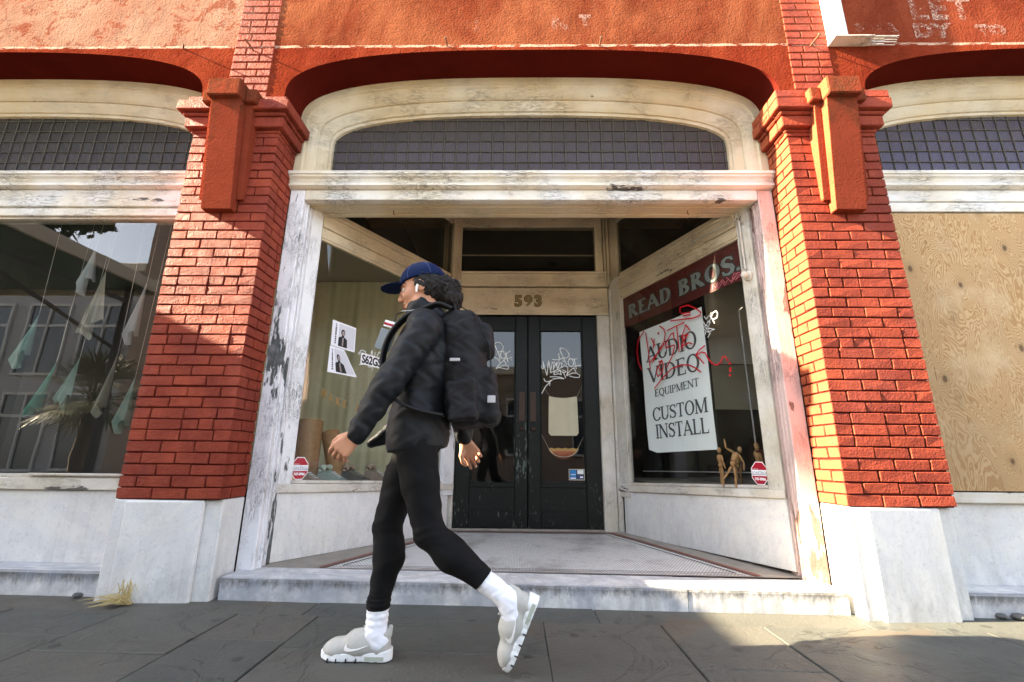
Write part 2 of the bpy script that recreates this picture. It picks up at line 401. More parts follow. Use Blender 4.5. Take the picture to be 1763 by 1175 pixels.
# marker strokes on the glass, metres along the pane and height
STROKES = {
    'door_tag': [[[0.878,1.754],[0.889,1.719],[0.903,1.725],[0.895,1.801],[0.937,1.65],[0.956,1.807],[0.969,1.743],[0.977,1.685]],[[0.956,1.801],[0.944,1.755]],[[0.974,1.679],[0.993,1.79],[1.016,1.796],[1.003,1.708],[1.038,1.79],[1.049,1.709],[1.073,1.785],[1.098,1.779],[1.089,1.732],[1.063,1.726]],[[1.063,1.89],[1.073,1.826],[1.056,1.784],[1.032,1.755]],[[0.996,1.822],[1.033,1.817],[1.091,1.829],[1.125,1.841]],[[1.147,1.768],[1.125,1.814],[1.081,1.914],[1.078,1.941],[1.099,1.95],[1.139,1.932],[1.175,1.885],[1.171,1.85],[1.137,1.835],[1.097,1.84]],[[1.107,1.802],[1.119,1.802]],[[1.127,1.802],[1.135,1.803]],[[1.205,1.826],[1.177,1.832],[1.162,1.797],[1.169,1.756],[1.198,1.742],[1.221,1.768],[1.216,1.803],[1.205,1.826],[1.268,1.827]],[[1.228,1.821],[1.238,1.768],[1.248,1.722]],[[1.215,1.739],[1.243,1.751],[1.301,1.76]],[[0.974,1.679],[1.043,1.709],[1.077,1.709],[1.048,1.686],[1.011,1.685],[1.011,1.656],[1.059,1.668],[1.088,1.657],[1.071,1.709],[1.111,1.674],[1.139,1.692],[1.1,1.709]],[[1.089,1.732],[1.124,1.756],[1.158,1.738],[1.157,1.698],[1.144,1.651],[1.168,1.686],[1.203,1.721],[1.226,1.727],[1.242,1.687]],[[1.111,1.686],[1.132,1.623]],[[0.968,1.633],[1.03,1.636],[1.087,1.628],[1.115,1.614],[1.059,1.619],[0.999,1.61]],[[1.144,1.646],[1.202,1.675],[1.247,1.675],[1.283,1.652],[1.274,1.629],[1.229,1.629],[1.175,1.643]],[[0.905,1.613],[0.916,1.587],[0.945,1.581],[0.99,1.599],[0.967,1.587],[0.964,1.541]],[[0.979,1.593],[0.921,1.53],[0.873,1.444]]],
    'door_tag_small': [[[0.329,1.975],[0.335,1.897],[0.351,1.863],[0.393,1.835],[0.423,1.82],[0.44,1.786],[0.444,1.778]],[[0.274,1.899],[0.312,1.888],[0.388,1.9]],[[0.441,1.82],[0.426,1.876],[0.378,1.98],[0.386,1.999],[0.415,2.008],[0.449,1.993],[0.473,1.958],[0.467,1.924],[0.446,1.906],[0.413,1.898]],[[0.382,1.878],[0.386,1.878]],[[0.4,1.877],[0.404,1.877]],[[0.485,1.876],[0.476,1.907],[0.455,1.906],[0.443,1.872],[0.452,1.838],[0.477,1.823],[0.496,1.842],[0.497,1.881],[0.547,1.909]],[[0.501,1.889],[0.51,1.842],[0.525,1.795]],[[0.485,1.821],[0.523,1.829],[0.567,1.84]],[[0.561,1.816],[0.564,1.813]],[[0.399,1.718],[0.436,1.769],[0.481,1.808],[0.507,1.77]],[[0.406,1.72],[0.453,1.748],[0.503,1.757],[0.532,1.74],[0.528,1.715],[0.503,1.714],[0.432,1.731]],[[0.486,1.795],[0.503,1.774]]],
    'red_scrawl': [[[1.23,1.639],[1.268,1.72],[1.281,1.833],[1.249,1.938],[1.164,2.006]],[[1.144,1.981],[1.122,1.816],[1.113,1.623]],[[1.075,1.914],[1.031,1.835]],[[1.035,1.897],[1.055,1.813]],[[0.985,1.938],[0.969,1.946],[0.975,1.932]],[[0.953,2.003],[0.906,1.965],[0.892,1.916],[0.921,1.818],[1.008,1.754],[1.107,1.69]],[[0.929,1.835],[1.008,1.754],[1.076,1.684],[1.041,1.723],[0.953,1.795]],[[0.86,1.938],[0.764,1.951],[0.664,1.961]],[[0.75,1.947],[0.747,1.845],[0.747,1.716]],[[0.788,1.898],[0.826,1.893],[0.891,1.826],[0.895,1.783],[0.799,1.788],[0.791,1.775],[0.828,1.696],[0.904,1.602]],[[0.797,1.897],[0.786,1.832]],[[0.713,1.737],[0.687,1.816],[0.702,1.841],[0.647,1.935],[0.61,1.879]],[[0.702,1.841],[0.63,1.852],[0.699,1.784],[0.711,1.758],[0.63,1.772],[0.598,1.754]],[[0.996,1.67],[0.955,1.677],[0.94,1.63],[0.967,1.562],[1.019,1.537],[1.035,1.573],[1.01,1.628],[0.966,1.664]],[[1.001,1.619],[0.983,1.594],[0.994,1.588]],[[1.069,1.438],[0.961,1.517],[0.84,1.584],[0.729,1.596],[0.643,1.578],[0.58,1.54],[0.536,1.502]],[[0.813,2.016],[0.703,1.997],[0.564,1.973],[0.488,1.976],[0.477,2.001],[0.514,2.04],[0.602,2.102],[0.691,2.107],[0.696,2.064]],[[0.664,2.022],[0.59,2.012]],[[0.68,2.045],[0.584,2.032]],[[0.471,1.709],[0.53,1.685],[0.567,1.652],[0.531,1.611],[0.496,1.568]],[[0.559,1.65],[0.508,1.664],[0.47,1.649],[0.452,1.603],[0.412,1.55],[0.369,1.529],[0.337,1.543],[0.309,1.588]]],
    'red_dots': [[[0.292,1.582]],[[0.276,1.556]],[[0.256,1.525]],[[0.256,1.484]],[[0.26,1.467]],[[0.264,1.433]]],
    'white_scrawl': [[[0.466,1.922],[0.443,1.875],[0.417,1.861],[0.393,1.895],[0.415,1.908],[0.435,1.879],[0.469,1.861]],[[0.446,1.954],[0.433,1.927],[0.386,1.954],[0.376,1.972]],[[0.387,1.948],[0.356,1.876]],[[0.405,1.892],[0.362,1.961],[0.329,1.971],[0.314,1.941],[0.329,1.911],[0.368,1.909]],[[0.469,1.861],[0.434,1.818],[0.359,1.823],[0.445,1.858],[0.404,1.804],[0.432,1.771]],[[0.453,1.823],[0.448,1.801]]],
    'pink_scrawl': [[[0.338,2.16],[0.336,2.198],[0.308,2.164],[0.284,2.2],[0.292,2.162],[0.249,2.205],[0.239,2.191],[0.279,2.147],[0.289,2.161]],[[0.237,2.211],[0.215,2.172]],[[0.236,2.183],[0.222,2.151],[0.191,2.187]],[[0.199,2.214],[0.156,2.155],[0.128,2.228],[0.155,2.161],[0.094,2.218],[0.135,2.174]],[[0.13,2.215],[0.06,2.209],[0.059,2.195],[0.122,2.163],[0.09,2.197],[0.076,2.195]]],
    'grey_scrawl': [[[0.509,1.632],[0.535,1.669],[0.58,1.665],[0.583,1.64]],[[0.528,1.661],[0.525,1.623]],[[0.636,1.644],[0.643,1.687],[0.656,1.641]],[[0.675,1.644],[0.679,1.678]],[[0.699,1.646],[0.718,1.689],[0.739,1.676],[0.742,1.647]],[[0.527,1.541],[0.562,1.553],[0.607,1.555]],[[0.615,1.55],[0.624,1.538],[0.661,1.551],[0.661,1.519]],[[0.7,1.551],[0.769,1.543]]],
}
# ------------------------------------------------------------------ materials
class NT:
    def __init__(s, name):
        s.m = bpy.data.materials.new(name); s.m.use_nodes = True; s.nt = s.m.node_tree
        s.b = s.nt.nodes['Principled BSDF']; s.out = s.nt.nodes['Material Output']
        s.co = s.n('TexCoord').outputs['Object']
    def n(s, typ, props=None, **inp):
        nd = s.nt.nodes.new('ShaderNode' + typ)
        for k, v in (props or {}).items(): setattr(nd, k, v)
        for k, v in inp.items(): s.set(nd.inputs[k.replace('_', ' ')], v)
        return nd
    def set(s, sock, v):
        if isinstance(v, bpy.types.NodeSocket): s.nt.links.new(v, sock)
        elif isinstance(v, (tuple, list)) and sock.type == 'RGBA': sock.default_value = (*v, 1.0) if len(v) == 3 else v
        else: sock.default_value = v
    def map(s, scale=(1, 1, 1), rot=(0, 0, 0), loc=(0, 0, 0)):
        return s.n('Mapping', Vector=s.co, Scale=scale, Rotation=rot, Location=loc).outputs[0]
    def noise(s, scale, detail=4, rough=.55, vec=None, dist=0.0):
        return s.n('TexNoise', Vector=vec or s.co, Scale=scale, Detail=detail, Roughness=rough, Distortion=dist).outputs[0]
    def ramp(s, fac, *stops, interp='LINEAR'):
        nd = s.n('ValToRGB', Fac=fac); r = nd.color_ramp; r.interpolation = interp
        while len(r.elements) < len(stops): r.elements.new(.5)
        for e, (p, c) in zip(r.elements, stops):
            e.position = p; e.color = (c, c, c, 1) if isinstance(c, (int, float)) else (*c, 1)
        return nd.outputs[0]
    def mix(s, f, a, b, mode='MIX'):
        nd = s.n('Mix', dict(data_type='RGBA', blend_type=mode)); s.set(nd.inputs[0], f); s.set(nd.inputs[6], a); s.set(nd.inputs[7], b); return nd.outputs[2]
    def math(s, op, a, b=0.0, c=None):
        nd = s.n('Math', dict(operation=op)); s.set(nd.inputs[0], a); s.set(nd.inputs[1], b)
        if c is not None: s.set(nd.inputs[2], c)
        return nd.outputs[0]
    def sep(s, v=None):
        nd = s.n('SeparateXYZ'); s.set(nd.inputs[0], v or s.co); return nd.outputs
    def bump(s, h, strength=.3, dist=.01, normal=None):
        nd = s.n('Bump', Height=h, Strength=strength, Distance=dist)
        if normal is not None: s.set(nd.inputs['Normal'], normal)
        return nd.outputs[0]
    def fin(s, col, rough=.7, nor=None, spec=.3, **kw):
        s.set(s.b.inputs['Base Color'], col); s.set(s.b.inputs['Roughness'], rough); s.set(s.b.inputs['Specular IOR Level'], spec)
        if nor is not None: s.set(s.b.inputs['Normal'], nor)
        for k, v in kw.items(): s.set(s.b.inputs[k.replace('_', ' ')], v)
        return s.m

def plain(name, col, rough=.6, var=.15, scale=8, bump=.05, spec=.3, **kw):
    t = NT(name); f = t.noise(scale, 5)
    c = t.mix(f, tuple(x * (1 - var) for x in col), tuple(min(1, x * (1 + var)) for x in col))
    return t.fin(c, rough, t.bump(t.noise(scale * 14, 3), bump, .004), spec, **kw)

def sun_side(t, c):
    """sun glare put into the paint colour: faces turned left go pale orange"""
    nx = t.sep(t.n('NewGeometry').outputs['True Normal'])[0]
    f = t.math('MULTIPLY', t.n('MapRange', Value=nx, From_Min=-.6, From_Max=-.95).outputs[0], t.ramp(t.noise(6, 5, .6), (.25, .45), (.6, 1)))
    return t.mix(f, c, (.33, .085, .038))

def mk_brick():
    t = NT('red brick paint')
    isl = t.n('NewGeometry').outputs['Random Per Island']
    c = t.mix(isl, (.235, .044, .0245), (.305, .060, .031))
    c = t.mix(t.ramp(t.noise(5, 5), (.35, 0), (.7, 1)), c, (.17, .031, .021))
    c = t.mix(t.math('MULTIPLY', t.ramp(t.noise(70, 3), (.6, 0), (.75, 1)), .45), c, (.34, .12, .085))
    c = t.mix(t.math('MULTIPLY', t.ramp(t.noise(2.2, 6, .7), (.56, 0), (.72, 1)), .55), c, (.085, .024, .020))
    c = t.mix(t.math('MULTIPLY', t.ramp(t.noise(3.1, 6, .7, t.map((1, 1, .3))), (.50, 0), (.68, 1)), .4), c, (.30, .075, .055))
    c = t.mix(t.math('MULTIPLY', t.ramp(t.noise(46, 5, .75), (.66, 0), (.69, 1)), .8), c, (.10, .030, .024))
    c = sun_side(t, c)
    h = t.noise(20, 4, .6); h2 = t.noise(75, 4, .65)
    return t.fin(c, t.ramp(t.noise(9, 3), (.3, .48), (.7, .66)), t.bump(h2, .9, .009, t.bump(h, .7, .012)), .05)

def mk_bracket():
    t = NT('weathered red plaster')
    z = t.sep()[2]
    c = t.mix(t.noise(6, 5), (.185, .035, .019), (.25, .050, .025))
    top = t.math('MULTIPLY', t.n('MapRange', Value=z, From_Min=2.85, From_Max=3.4).outputs[0], .95)
    st = t.ramp(t.math('ADD', t.math('MULTIPLY', t.noise(9, 7, .75, t.map((1, 1, .45))), .75), t.math('MULTIPLY', top, .26)), (.46, 0), (.62, 1))
    c = t.mix(t.math('MULTIPLY', st, .8), c, t.mix(t.noise(20, 4), (.17, .040, .018), (.06, .036, .02)))
    c = t.mix(t.math('MULTIPLY', t.ramp(t.noise(55, 4, .6, t.map((1, 1, .6))), (.70, 0), (.75, 1)), .5), c, (.40, .24, .18))
    c = sun_side(t, c)
    return t.fin(c, .85, t.bump(t.noise(70, 4, .65), 1.0, .014, t.bump(t.noise(14, 5), .6, .02)), .0)

def mk_stucco(name, base, alt, chipcol, chip, streak=.5):
    t = NT(name); z = t.sep()[2]
    f = t.noise(1.6, 7, .62, t.map((1, 1, .55)), .6)
    c = t.mix(t.ramp(f, (.40, 0), (.60, 1)), base, alt)
    dg = t.noise(2.4, 8, .68, t.map((1, 1, .5), (0, R(35), 0)), .8)
    c = t.mix(t.math('MULTIPLY', t.ramp(dg, (.48, 0), (.66, 1)), .5), c, tuple(x * .58 for x in base))
    c = t.mix(t.math('MULTIPLY', t.ramp(t.noise(11, 7, .75), (.52, 0), (.75, 1)), .35), c, tuple(min(1, x * 1.35 + .02) for x in alt))
    st = t.noise(3.5, 5, .6, t.map((1.2, 1, .22)))
    c = t.mix(t.math('MULTIPLY', t.ramp(st, (.52, 0), (.72, 1)), streak), c, tuple(x * .72 for x in base))
    fine = t.noise(42, 4, .65)
    ch = t.ramp(t.math('ADD', t.math('MULTIPLY', t.noise(4.2, 7, .72, None, .5), .8), t.math('MULTIPLY', fine, .2)), (chip, 0), (chip + .05, 1))
    c = t.mix(t.math('MULTIPLY', ch, .8), c, chipcol)
    # the ragged pale line left by a removed sign board
    band = t.math('COMPARE', t.math('ADD', z, t.math('MULTIPLY', t.noise(9, 4, .7), .022)), 3.859, .011)
    bn = t.ramp(t.noise(7, 5, .7, t.map((1, 1, 3))), (.42, 0), (.5, 1))
    c = t.mix(t.math('MULTIPLY', t.math('MULTIPLY', band, bn), .75), c, (.55, .38, .28))
    h1 = t.noise(58, 4, .62); h2 = t.noise(6, 4, .55)
    return t.fin(c, .85, t.bump(h1, 1.0, .019, t.bump(h2, .6, .05)), .0)

def mk_paint(name, col, amount=.36, grain='z', wood=(.13, .12, .115), warm=None, stain=.3, crack=.5, bare2=None, low=0.0):
    """old oil paint on timber: dirt, hairline cracks along the grain and flaked patches of bare grey wood"""
    t = NT(name)
    sc = {'z': (1, 1, .22), 'x': (.22, .22, 1), 'n': (1, 1, 1)}[grain]
    v = t.map(sc)
    c = t.mix(t.noise(5, 5, .6, v), tuple(x * .86 for x in col), col)
    if warm: c = t.mix(t.ramp(t.noise(2.4, 5, .6), (.36, 0), (.62, 1)), c, warm)
    c = t.mix(t.math('MULTIPLY', t.ramp(t.noise(12, 6, .7, v), (.52, 0), (.8, 1)), stain), c, tuple(x * .42 for x in col))
    cr = t.noise(55, 5, .6, v, 1.0)
    ck = t.ramp(t.math('ABSOLUTE', t.math('SUBTRACT', cr, .5)), (0, 1), (.016, 0))
    cr2 = t.noise(24, 6, .65, v, 1.6); ck = t.math('MAXIMUM', ck, t.ramp(t.math('ABSOLUTE', t.math('SUBTRACT', cr2, .5)), (0, 1), (.012, 0)))
    c = t.mix(t.math('MULTIPLY', t.ramp(t.noise(60, 5, .7, t.map((1, 1, 1))), (.58, 0), (.74, 1)), .32), c, tuple(x * .35 for x in wood))
    ckm = t.math('MULTIPLY', t.math('MULTIPLY', ck, t.ramp(t.noise(3.2, 4), (.42, 0), (.62, 1))), crack)
    c = t.mix(ckm, c, tuple(x * .8 for x in wood))
    pn = t.math('ADD', t.math('MULTIPLY', t.noise(5.5, 3, .5, v), .62), t.math('MULTIPLY', t.noise(26, 5, .65, v), .38))
    if low: pn = t.math('ADD', pn, t.n('MapRange', Value=t.sep()[2], From_Min=2.3, From_Max=.2, To_Min=-low, To_Max=low * .35).outputs[0])
    lo = .80 - amount * .5
    pk = t.ramp(pn, (lo, 0), (lo + .010, 1))
    wd = t.mix(t.noise(70, 4, .6, v), tuple(x * .6 for x in wood), tuple(x * 1.5 for x in wood))
    if bare2: wd = t.mix(t.ramp(t.noise(4, 3), (.48, 0), (.56, 1)), wd, bare2)
    c = t.mix(pk, c, wd)
    h = t.math('SUBTRACT', t.math('MULTIPLY', t.noise(40, 4, .6, v), .25), t.math('ADD', pk, t.math('MULTIPLY', ckm, .6)))
    return t.fin(c, t.mix(pk, (.5, .5, .5), (.85, .85, .85)), t.bump(h, .9, .006), .25)

def mk_marble(name, base=(.72, .71, .68), vein=(.60, .605, .62), grime=.34, edge=False):
    t = NT(name)
    w = t.noise(1.5, 8, .6, t.map((1, 1, 1), (0, R(38), 0)), 2.4)
    c = t.mix(t.ramp(t.math('ABSOLUTE', t.math('SUBTRACT', w, .5)), (0, 1), (.09, 0)), base, t.mix(.55, base, vein))
    c = t.mix(t.math('MULTIPLY', t.ramp(t.noise(2.6, 6, .65), (.48, 0), (.75, 1)), .45), c, tuple(x * y for x, y in zip(base, (.78, .74, .66))))
    zz = t.sep()[2]
    spl = t.math('MULTIPLY', t.n('MapRange', Value=zz, From_Min=.34, From_Max=-.02).outputs[0], t.ramp(t.noise(14, 7, .72, t.map((1, 1, .35))), (.40, 0), (.68, 1)))
    c = t.mix(t.math('MULTIPLY', spl, .6), c, (.27, .265, .25))
    drip = t.ramp(t.noise(16, 5, .65, t.map((1, 1, .07))), (.54, 0), (.72, 1))
    c = t.mix(t.math('MULTIPLY', drip, .30), c, (.40, .385, .34))
    c = t.mix(t.math('MULTIPLY', t.ramp(t.noise(48, 6, .7), (.54, 0), (.74, 1)), grime), c, (.20, .185, .16))
    c = t.mix(t.math('MULTIPLY', t.ramp(t.noise(130, 2, .5), (.70, 0), (.76, 1)), .5), c, (.12, .11, .10))
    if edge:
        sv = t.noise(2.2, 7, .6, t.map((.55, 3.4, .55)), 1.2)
        c = t.mix(t.math('MULTIPLY', t.ramp(sv, (.50, 0), (.62, 1)), .6), c, (.30, .315, .37))  # bluish shadow streaks on the step, put into the marble colour
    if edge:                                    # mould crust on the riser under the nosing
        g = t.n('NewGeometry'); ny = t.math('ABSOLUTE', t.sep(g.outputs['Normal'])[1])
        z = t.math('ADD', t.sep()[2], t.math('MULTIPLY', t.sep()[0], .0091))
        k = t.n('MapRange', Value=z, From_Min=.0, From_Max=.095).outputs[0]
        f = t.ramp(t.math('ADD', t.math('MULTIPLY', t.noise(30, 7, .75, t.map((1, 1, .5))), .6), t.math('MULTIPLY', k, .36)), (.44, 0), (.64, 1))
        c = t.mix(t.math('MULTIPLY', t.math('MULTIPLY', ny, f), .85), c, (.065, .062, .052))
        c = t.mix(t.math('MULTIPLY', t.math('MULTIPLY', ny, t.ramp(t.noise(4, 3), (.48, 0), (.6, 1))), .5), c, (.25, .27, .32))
    return t.fin(c, .5, t.bump(t.noise(60, 5), .12, .003), .3)

def mk_slate():
    t = NT('bluestone slab')
    isl = t.n('NewGeometry').outputs['Random Per Island']
    c = t.ramp(isl, (0, (.064, .070, .063)), (.35, (.094, .091, .077)), (.55, (.072, .078, .070)), (.78, (.106, .095, .077)), (1, (.068, .074, .067)))
    v = t.map((1, 1.0, 1), (0, 0, R(24)))
    c = t.mix(t.ramp(t.noise(2.6, 8, .62, v, .8), (.36, 0), (.68, 1)), c, t.mix(.5, c, (.092, .088, .076)))
    c = t.mix(t.math('MULTIPLY', t.ramp(t.noise(1.7, 4, .5), (.6, 0), (.68, 1)), .45), c, (.125, .085, .055))
    lay = t.noise(2.2, 9, .58, v, 1.4)
    led = t.ramp(t.math('ABSOLUTE', t.math('SUBTRACT', lay, .56)), (0, 1), (.007, 0))
    c = t.mix(t.math('MULTIPLY', t.math('MULTIPLY', led, t.ramp(t.noise(1.3, 2), (.5, 0), (.6, 1))), .18), c, (.025, .026, .025))
    c = t.mix(t.math('MULTIPLY', t.ramp(t.noise(190, 2), (.72, 0), (.78, 1)), .5), c, (.28, .27, .25))
    gum = t.n('TexVoronoi', dict(feature='F1', voronoi_dimensions='2D'), Vector=t.co, Scale=2.2, Randomness=1.0).outputs[0]
    c = t.mix(t.math('MULTIPLY', t.ramp(t.math('ADD', gum, t.math('MULTIPLY', t.noise(40, 3), .03)), (.060, 1), (.075, 0)), .55), c, (.022, .022, .021))
    c = t.mix(t.math('MULTIPLY', t.ramp(t.noise(5, 8, .75, v), (.55, 0), (.75, 1)), .5), c, (.034, .034, .031))
    c = t.mix(t.math('MULTIPLY', t.ramp(t.noise(75, 5, .7), (.60, 0), (.72, 1)), .45), c, (.13, .125, .11))
    h = t.math('ADD', t.math('MULTIPLY', t.ramp(lay, (.54, 0), (.57, 1)), .5), t.math('MULTIPLY', t.noise(60, 6, .6, v), .35))
    return t.fin(c, t.ramp(t.noise(4, 4), (.3, .5), (.7, .72)), t.bump(h, .9, .012), .22)

def mk_glass(name, k=1.0, tint=(1, 1, 1), wav=.0, dirt=.03):
    t = NT(name); nt = t.nt
    tr = t.n('BsdfTransparent', Color=tint); gl = t.n('BsdfGlossy', Roughness=.0, Color=(1, 1, 1))
    dt = t.n('VectorMath', dict(operation='DOT_PRODUCT')); ge = t.n('NewGeometry'); t.set(dt.inputs[0], ge.outputs['Normal']); t.set(dt.inputs[1], ge.outputs['Incoming'])
    fr = t.math('ADD', .04, t.math('MULTIPLY', .96, t.math('POWER', t.math('SUBTRACT', 1.0, t.math('ABSOLUTE', dt.outputs['Value'])), 5.0)))
    if wav:
        nor = t.bump(t.noise(1.3, 2), wav, .05); t.set(gl.inputs['Normal'], nor)
    m = t.n('MixShader', Fac=t.math('MINIMUM', t.math('MULTIPLY', fr, k), 1.0)); t.set(m.inputs[1], tr.outputs[0]); t.set(m.inputs[2], gl.outputs[0])
    df = t.n('BsdfDiffuse', Color=(.5, .48, .44))
    m2 = t.n('MixShader', Fac=t.math('MULTIPLY', t.ramp(t.noise(3, 8, .7, t.map((1, 1, .4))), (.42, .15), (.8, 1)), dirt)); t.set(m2.inputs[1], m.outputs[0]); t.set(m2.inputs[2], df.outputs[0])
    nt.links.new(m2.outputs[0], t.out.inputs[0]); return t.m

def mk_tiles(name, cols, ribdir=1.0, pitch=.1, x0=0.0, z0=2.91):
    """pressed prism-glass lights: every square has its own tone and ribbing"""
    t = NT(name); s = t.sep()
    u = t.math('DIVIDE', t.math('SUBTRACT', s[0], x0), pitch); w = t.math('DIVIDE', t.math('SUBTRACT', s[2], z0), pitch)
    cu, cw = t.math('FLOOR', u), t.math('FLOOR', w)
    cell = t.n('CombineXYZ', X=cu, Y=cw).outputs[0]
    rn = t.n('TexWhiteNoise', dict(noise_dimensions='3D'), Vector=cell).outputs[0]
    row = t.n('MapRange', Value=cw, From_Min=1.5, From_Max=5.0).outputs[0]
    c = t.mix(row, cols[0], cols[1]); c = t.mix(rn, tuple(.6), c) if False else t.mix(t.math('MULTIPLY', rn, .5), c, cols[2])
    rib = t.math('SINE', t.math('MULTIPLY', u, 44)); dia = t.math('MULTIPLY', t.math('SINE', t.math('MULTIPLY', t.math('ADD', u, w), 30)), t.math('SINE', t.math('MULTIPLY', t.math('SUBTRACT', u, w), 30)))
    isd = t.math('ADD', t.math('COMPARE', cw, 1, .1), t.math('COMPARE', cw, 4, .1))
    h = t.mix(isd, rib, dia)
    fx, fz = t.math('ABSOLUTE', t.math('SUBTRACT', t.math('FRACT', u), .5)), t.math('ABSOLUTE', t.math('SUBTRACT', t.math('FRACT', w), .5))
    c = t.mix(t.math('MULTIPLY', t.n('MapRange', Value=h, From_Min=-1, From_Max=1).outputs[0], .45), c, tuple(x * .35 for x in cols[0]))
    edge = t.ramp(t.math('MAXIMUM', fx, fz), (.40, 0), (.5, 1))
    c = t.mix(t.math('MULTIPLY', edge, .6), c, (.05, .045, .035))
    hh = t.math('SUBTRACT', t.math('MULTIPLY', h, .2), edge)
    c = t.mix(t.math('MULTIPLY', t.ramp(t.noise(7, 6, .7), (.45, 0), (.7, 1)), .5), c, (.05, .042, .030))
    return t.fin(c, .38, t.bump(hh, .7, .006, t.bump(t.noise(18, 2), .25, .01)), .22)

def mk_door():
    t = NT('black green door paint'); v = t.map((1, 1, .3)); z = t.sep()[2]
    c = t.mix(t.noise(4, 5), (.005, .0068, .006), (.010, .013, .011))
    fl = t.math('ADD', t.math('MULTIPLY', t.noise(44, 6, .7, v), .8), t.math('MULTIPLY', t.noise(3, 3), .2))
    low = t.n('MapRange', Value=z, From_Min=1.7, From_Max=.3, To_Min=-.025, To_Max=.045).outputs[0]
    sd = t.sep(); wear = t.math('MULTIPLY', t.ramp(t.math('ABSOLUTE', t.math('SUBTRACT', sd[0], .03)), (.03, .085), (.13, 0)), t.ramp(t.math('ABSOLUTE', t.math('SUBTRACT', z, .92)), (.18, 1), (.5, 0)))
    k = t.ramp(t.math('ADD', t.math('ADD', fl, low), wear), (.635, 0), (.665, 1))
    c = t.mix(t.math('MULTIPLY', k, .75), c, t.mix(t.noise(20, 2), (.20, .22, .19), (.03, .07, .055)))
    return t.fin(c, .42, t.bump(t.math('SUBTRACT', t.noise(30, 4, .6, v), k), .4, .002), .2)

def mk_ply():
    t = NT('plywood face veneer')
    sx = t.sep(); kv = t.n('CombineXYZ', X=t.math('MULTIPLY', sx[0], 3.1), Y=t.math('MULTIPLY', sx[2], 2.0)).outputs[0]
    knot = t.n('TexVoronoi', dict(feature='F1', voronoi_dimensions='2D'), Vector=kv, Scale=1.0, Randomness=.95).outputs[0]
    kpick = t.ramp(t.sep(t.n('TexVoronoi', dict(feature='F1', voronoi_dimensions='2D'), Vector=kv, Scale=1.0, Randomness=.95).outputs['Color'])[0], (.35, 0), (.62, 1))
    near = t.math('MULTIPLY', t.ramp(knot, (.0, 1), (.30, 0)), t.math('ADD', kpick, .25))
    d = t.noise(2.3, 3, .5, t.map((1.6, 1, .55)), .9); d2 = t.noise(10, 4, .6, t.map((1, 1, .6)))
    ph = t.math('ADD', t.math('MULTIPLY', d, 300), t.math('ADD', t.math('MULTIPLY', near, 46), t.math('MULTIPLY', d2, 26)))
    wv = t.math('SINE', ph)
    f = t.n('MapRange', Value=wv, From_Min=-1, From_Max=1).outputs[0]
    c = t.mix(t.ramp(f, (.25, 0), (.8, 1)), (.50, .34, .172), (.365, .205, .083))
    c = t.mix(t.math('MULTIPLY', t.ramp(t.noise(3, 6, .65), (.5, 0), (.75, 1)), .75), c, (.56, .43, .26))
    c = t.mix(t.math('MULTIPLY', t.ramp(t.noise(1.7, 5, .6), (.45, 0), (.65, 1)), .35), c, (.30, .20, .105))
    c = t.mix(t.math('MULTIPLY', t.ramp(t.math('ADD', knot, t.math('MULTIPLY', t.noise(16, 3), .06)), (.056, 1), (.090, 0)), kpick), c, (.055, .025, .012))
    c = t.mix(t.math('MULTIPLY', t.ramp(knot, (.04, 1), (.16, 0)), .38), c, (.24, .15, .07))
    c = t.mix(t.math('MULTIPLY', t.ramp(t.noise(70, 3, .5, t.map((1, 1, .12))), (.7, 0), (.74, 1)), .7), c, (.10, .06, .03))
    return t.fin(c, .7, t.bump(t.math('MULTIPLY', f, .6), .2, .002), .2)

def mk_mosaic():
    t = NT('penny tile mosaic'); s = t.sep(); P = .0215
    u = t.math('DIVIDE', s[0], P); v = t.math('DIVIDE', s[1], P * .866)
    row = t.math('FLOOR', v); u2 = t.math('ADD', u, t.math('MULTIPLY', t.math('MODULO', t.math('ABSOLUTE', row), 2.0), .5))
    fx = t.math('SUBTRACT', t.math('FRACT', u2), .5); fy = t.math('MULTIPLY', t.math('SUBTRACT', t.math('FRACT', v), .5), .866)
    r = t.math('SQRT', t.math('ADD', t.math('MULTIPLY', fx, fx), t.math('MULTIPLY', fy, fy)))
    g = t.ramp(r, (.40, 0), (.47, 1))
    cell = t.n('CombineXYZ', X=t.math('FLOOR', u2), Y=row).outputs[0]
    rn = t.n('TexWhiteNoise', dict(noise_dimensions='3D'), Vector=cell).outputs[0]
    c = t.mix(rn, (.72, .71, .675), (.82, .81, .78))
    c = t.mix(g, c, (.12, .112, .098))
    c = t.mix(t.math('MULTIPLY', t.ramp(t.noise(2.3, 7, .7), (.50, 0), (.68, 1)), .62), c, (.15, .125, .095))
    return t.fin(c, .4, t.bump(t.math('SUBTRACT', 1.0, g), .3, .002), .4)

def mk_worn(name, col, thr=.5, scale=38, rough=.8):
    """paint worn down to specks, the wall showing between them"""
    t = NT(name); f = t.math('ADD', t.math('MULTIPLY', t.noise(scale, 5, .7), .62), t.math('MULTIPLY', t.noise(5, 4, .6), .38))
    k = t.ramp(f, (thr - .03, 0), (thr + .09, .85)); t.fin(col, rough); t.set(t.b.inputs['Alpha'], k); return t.m

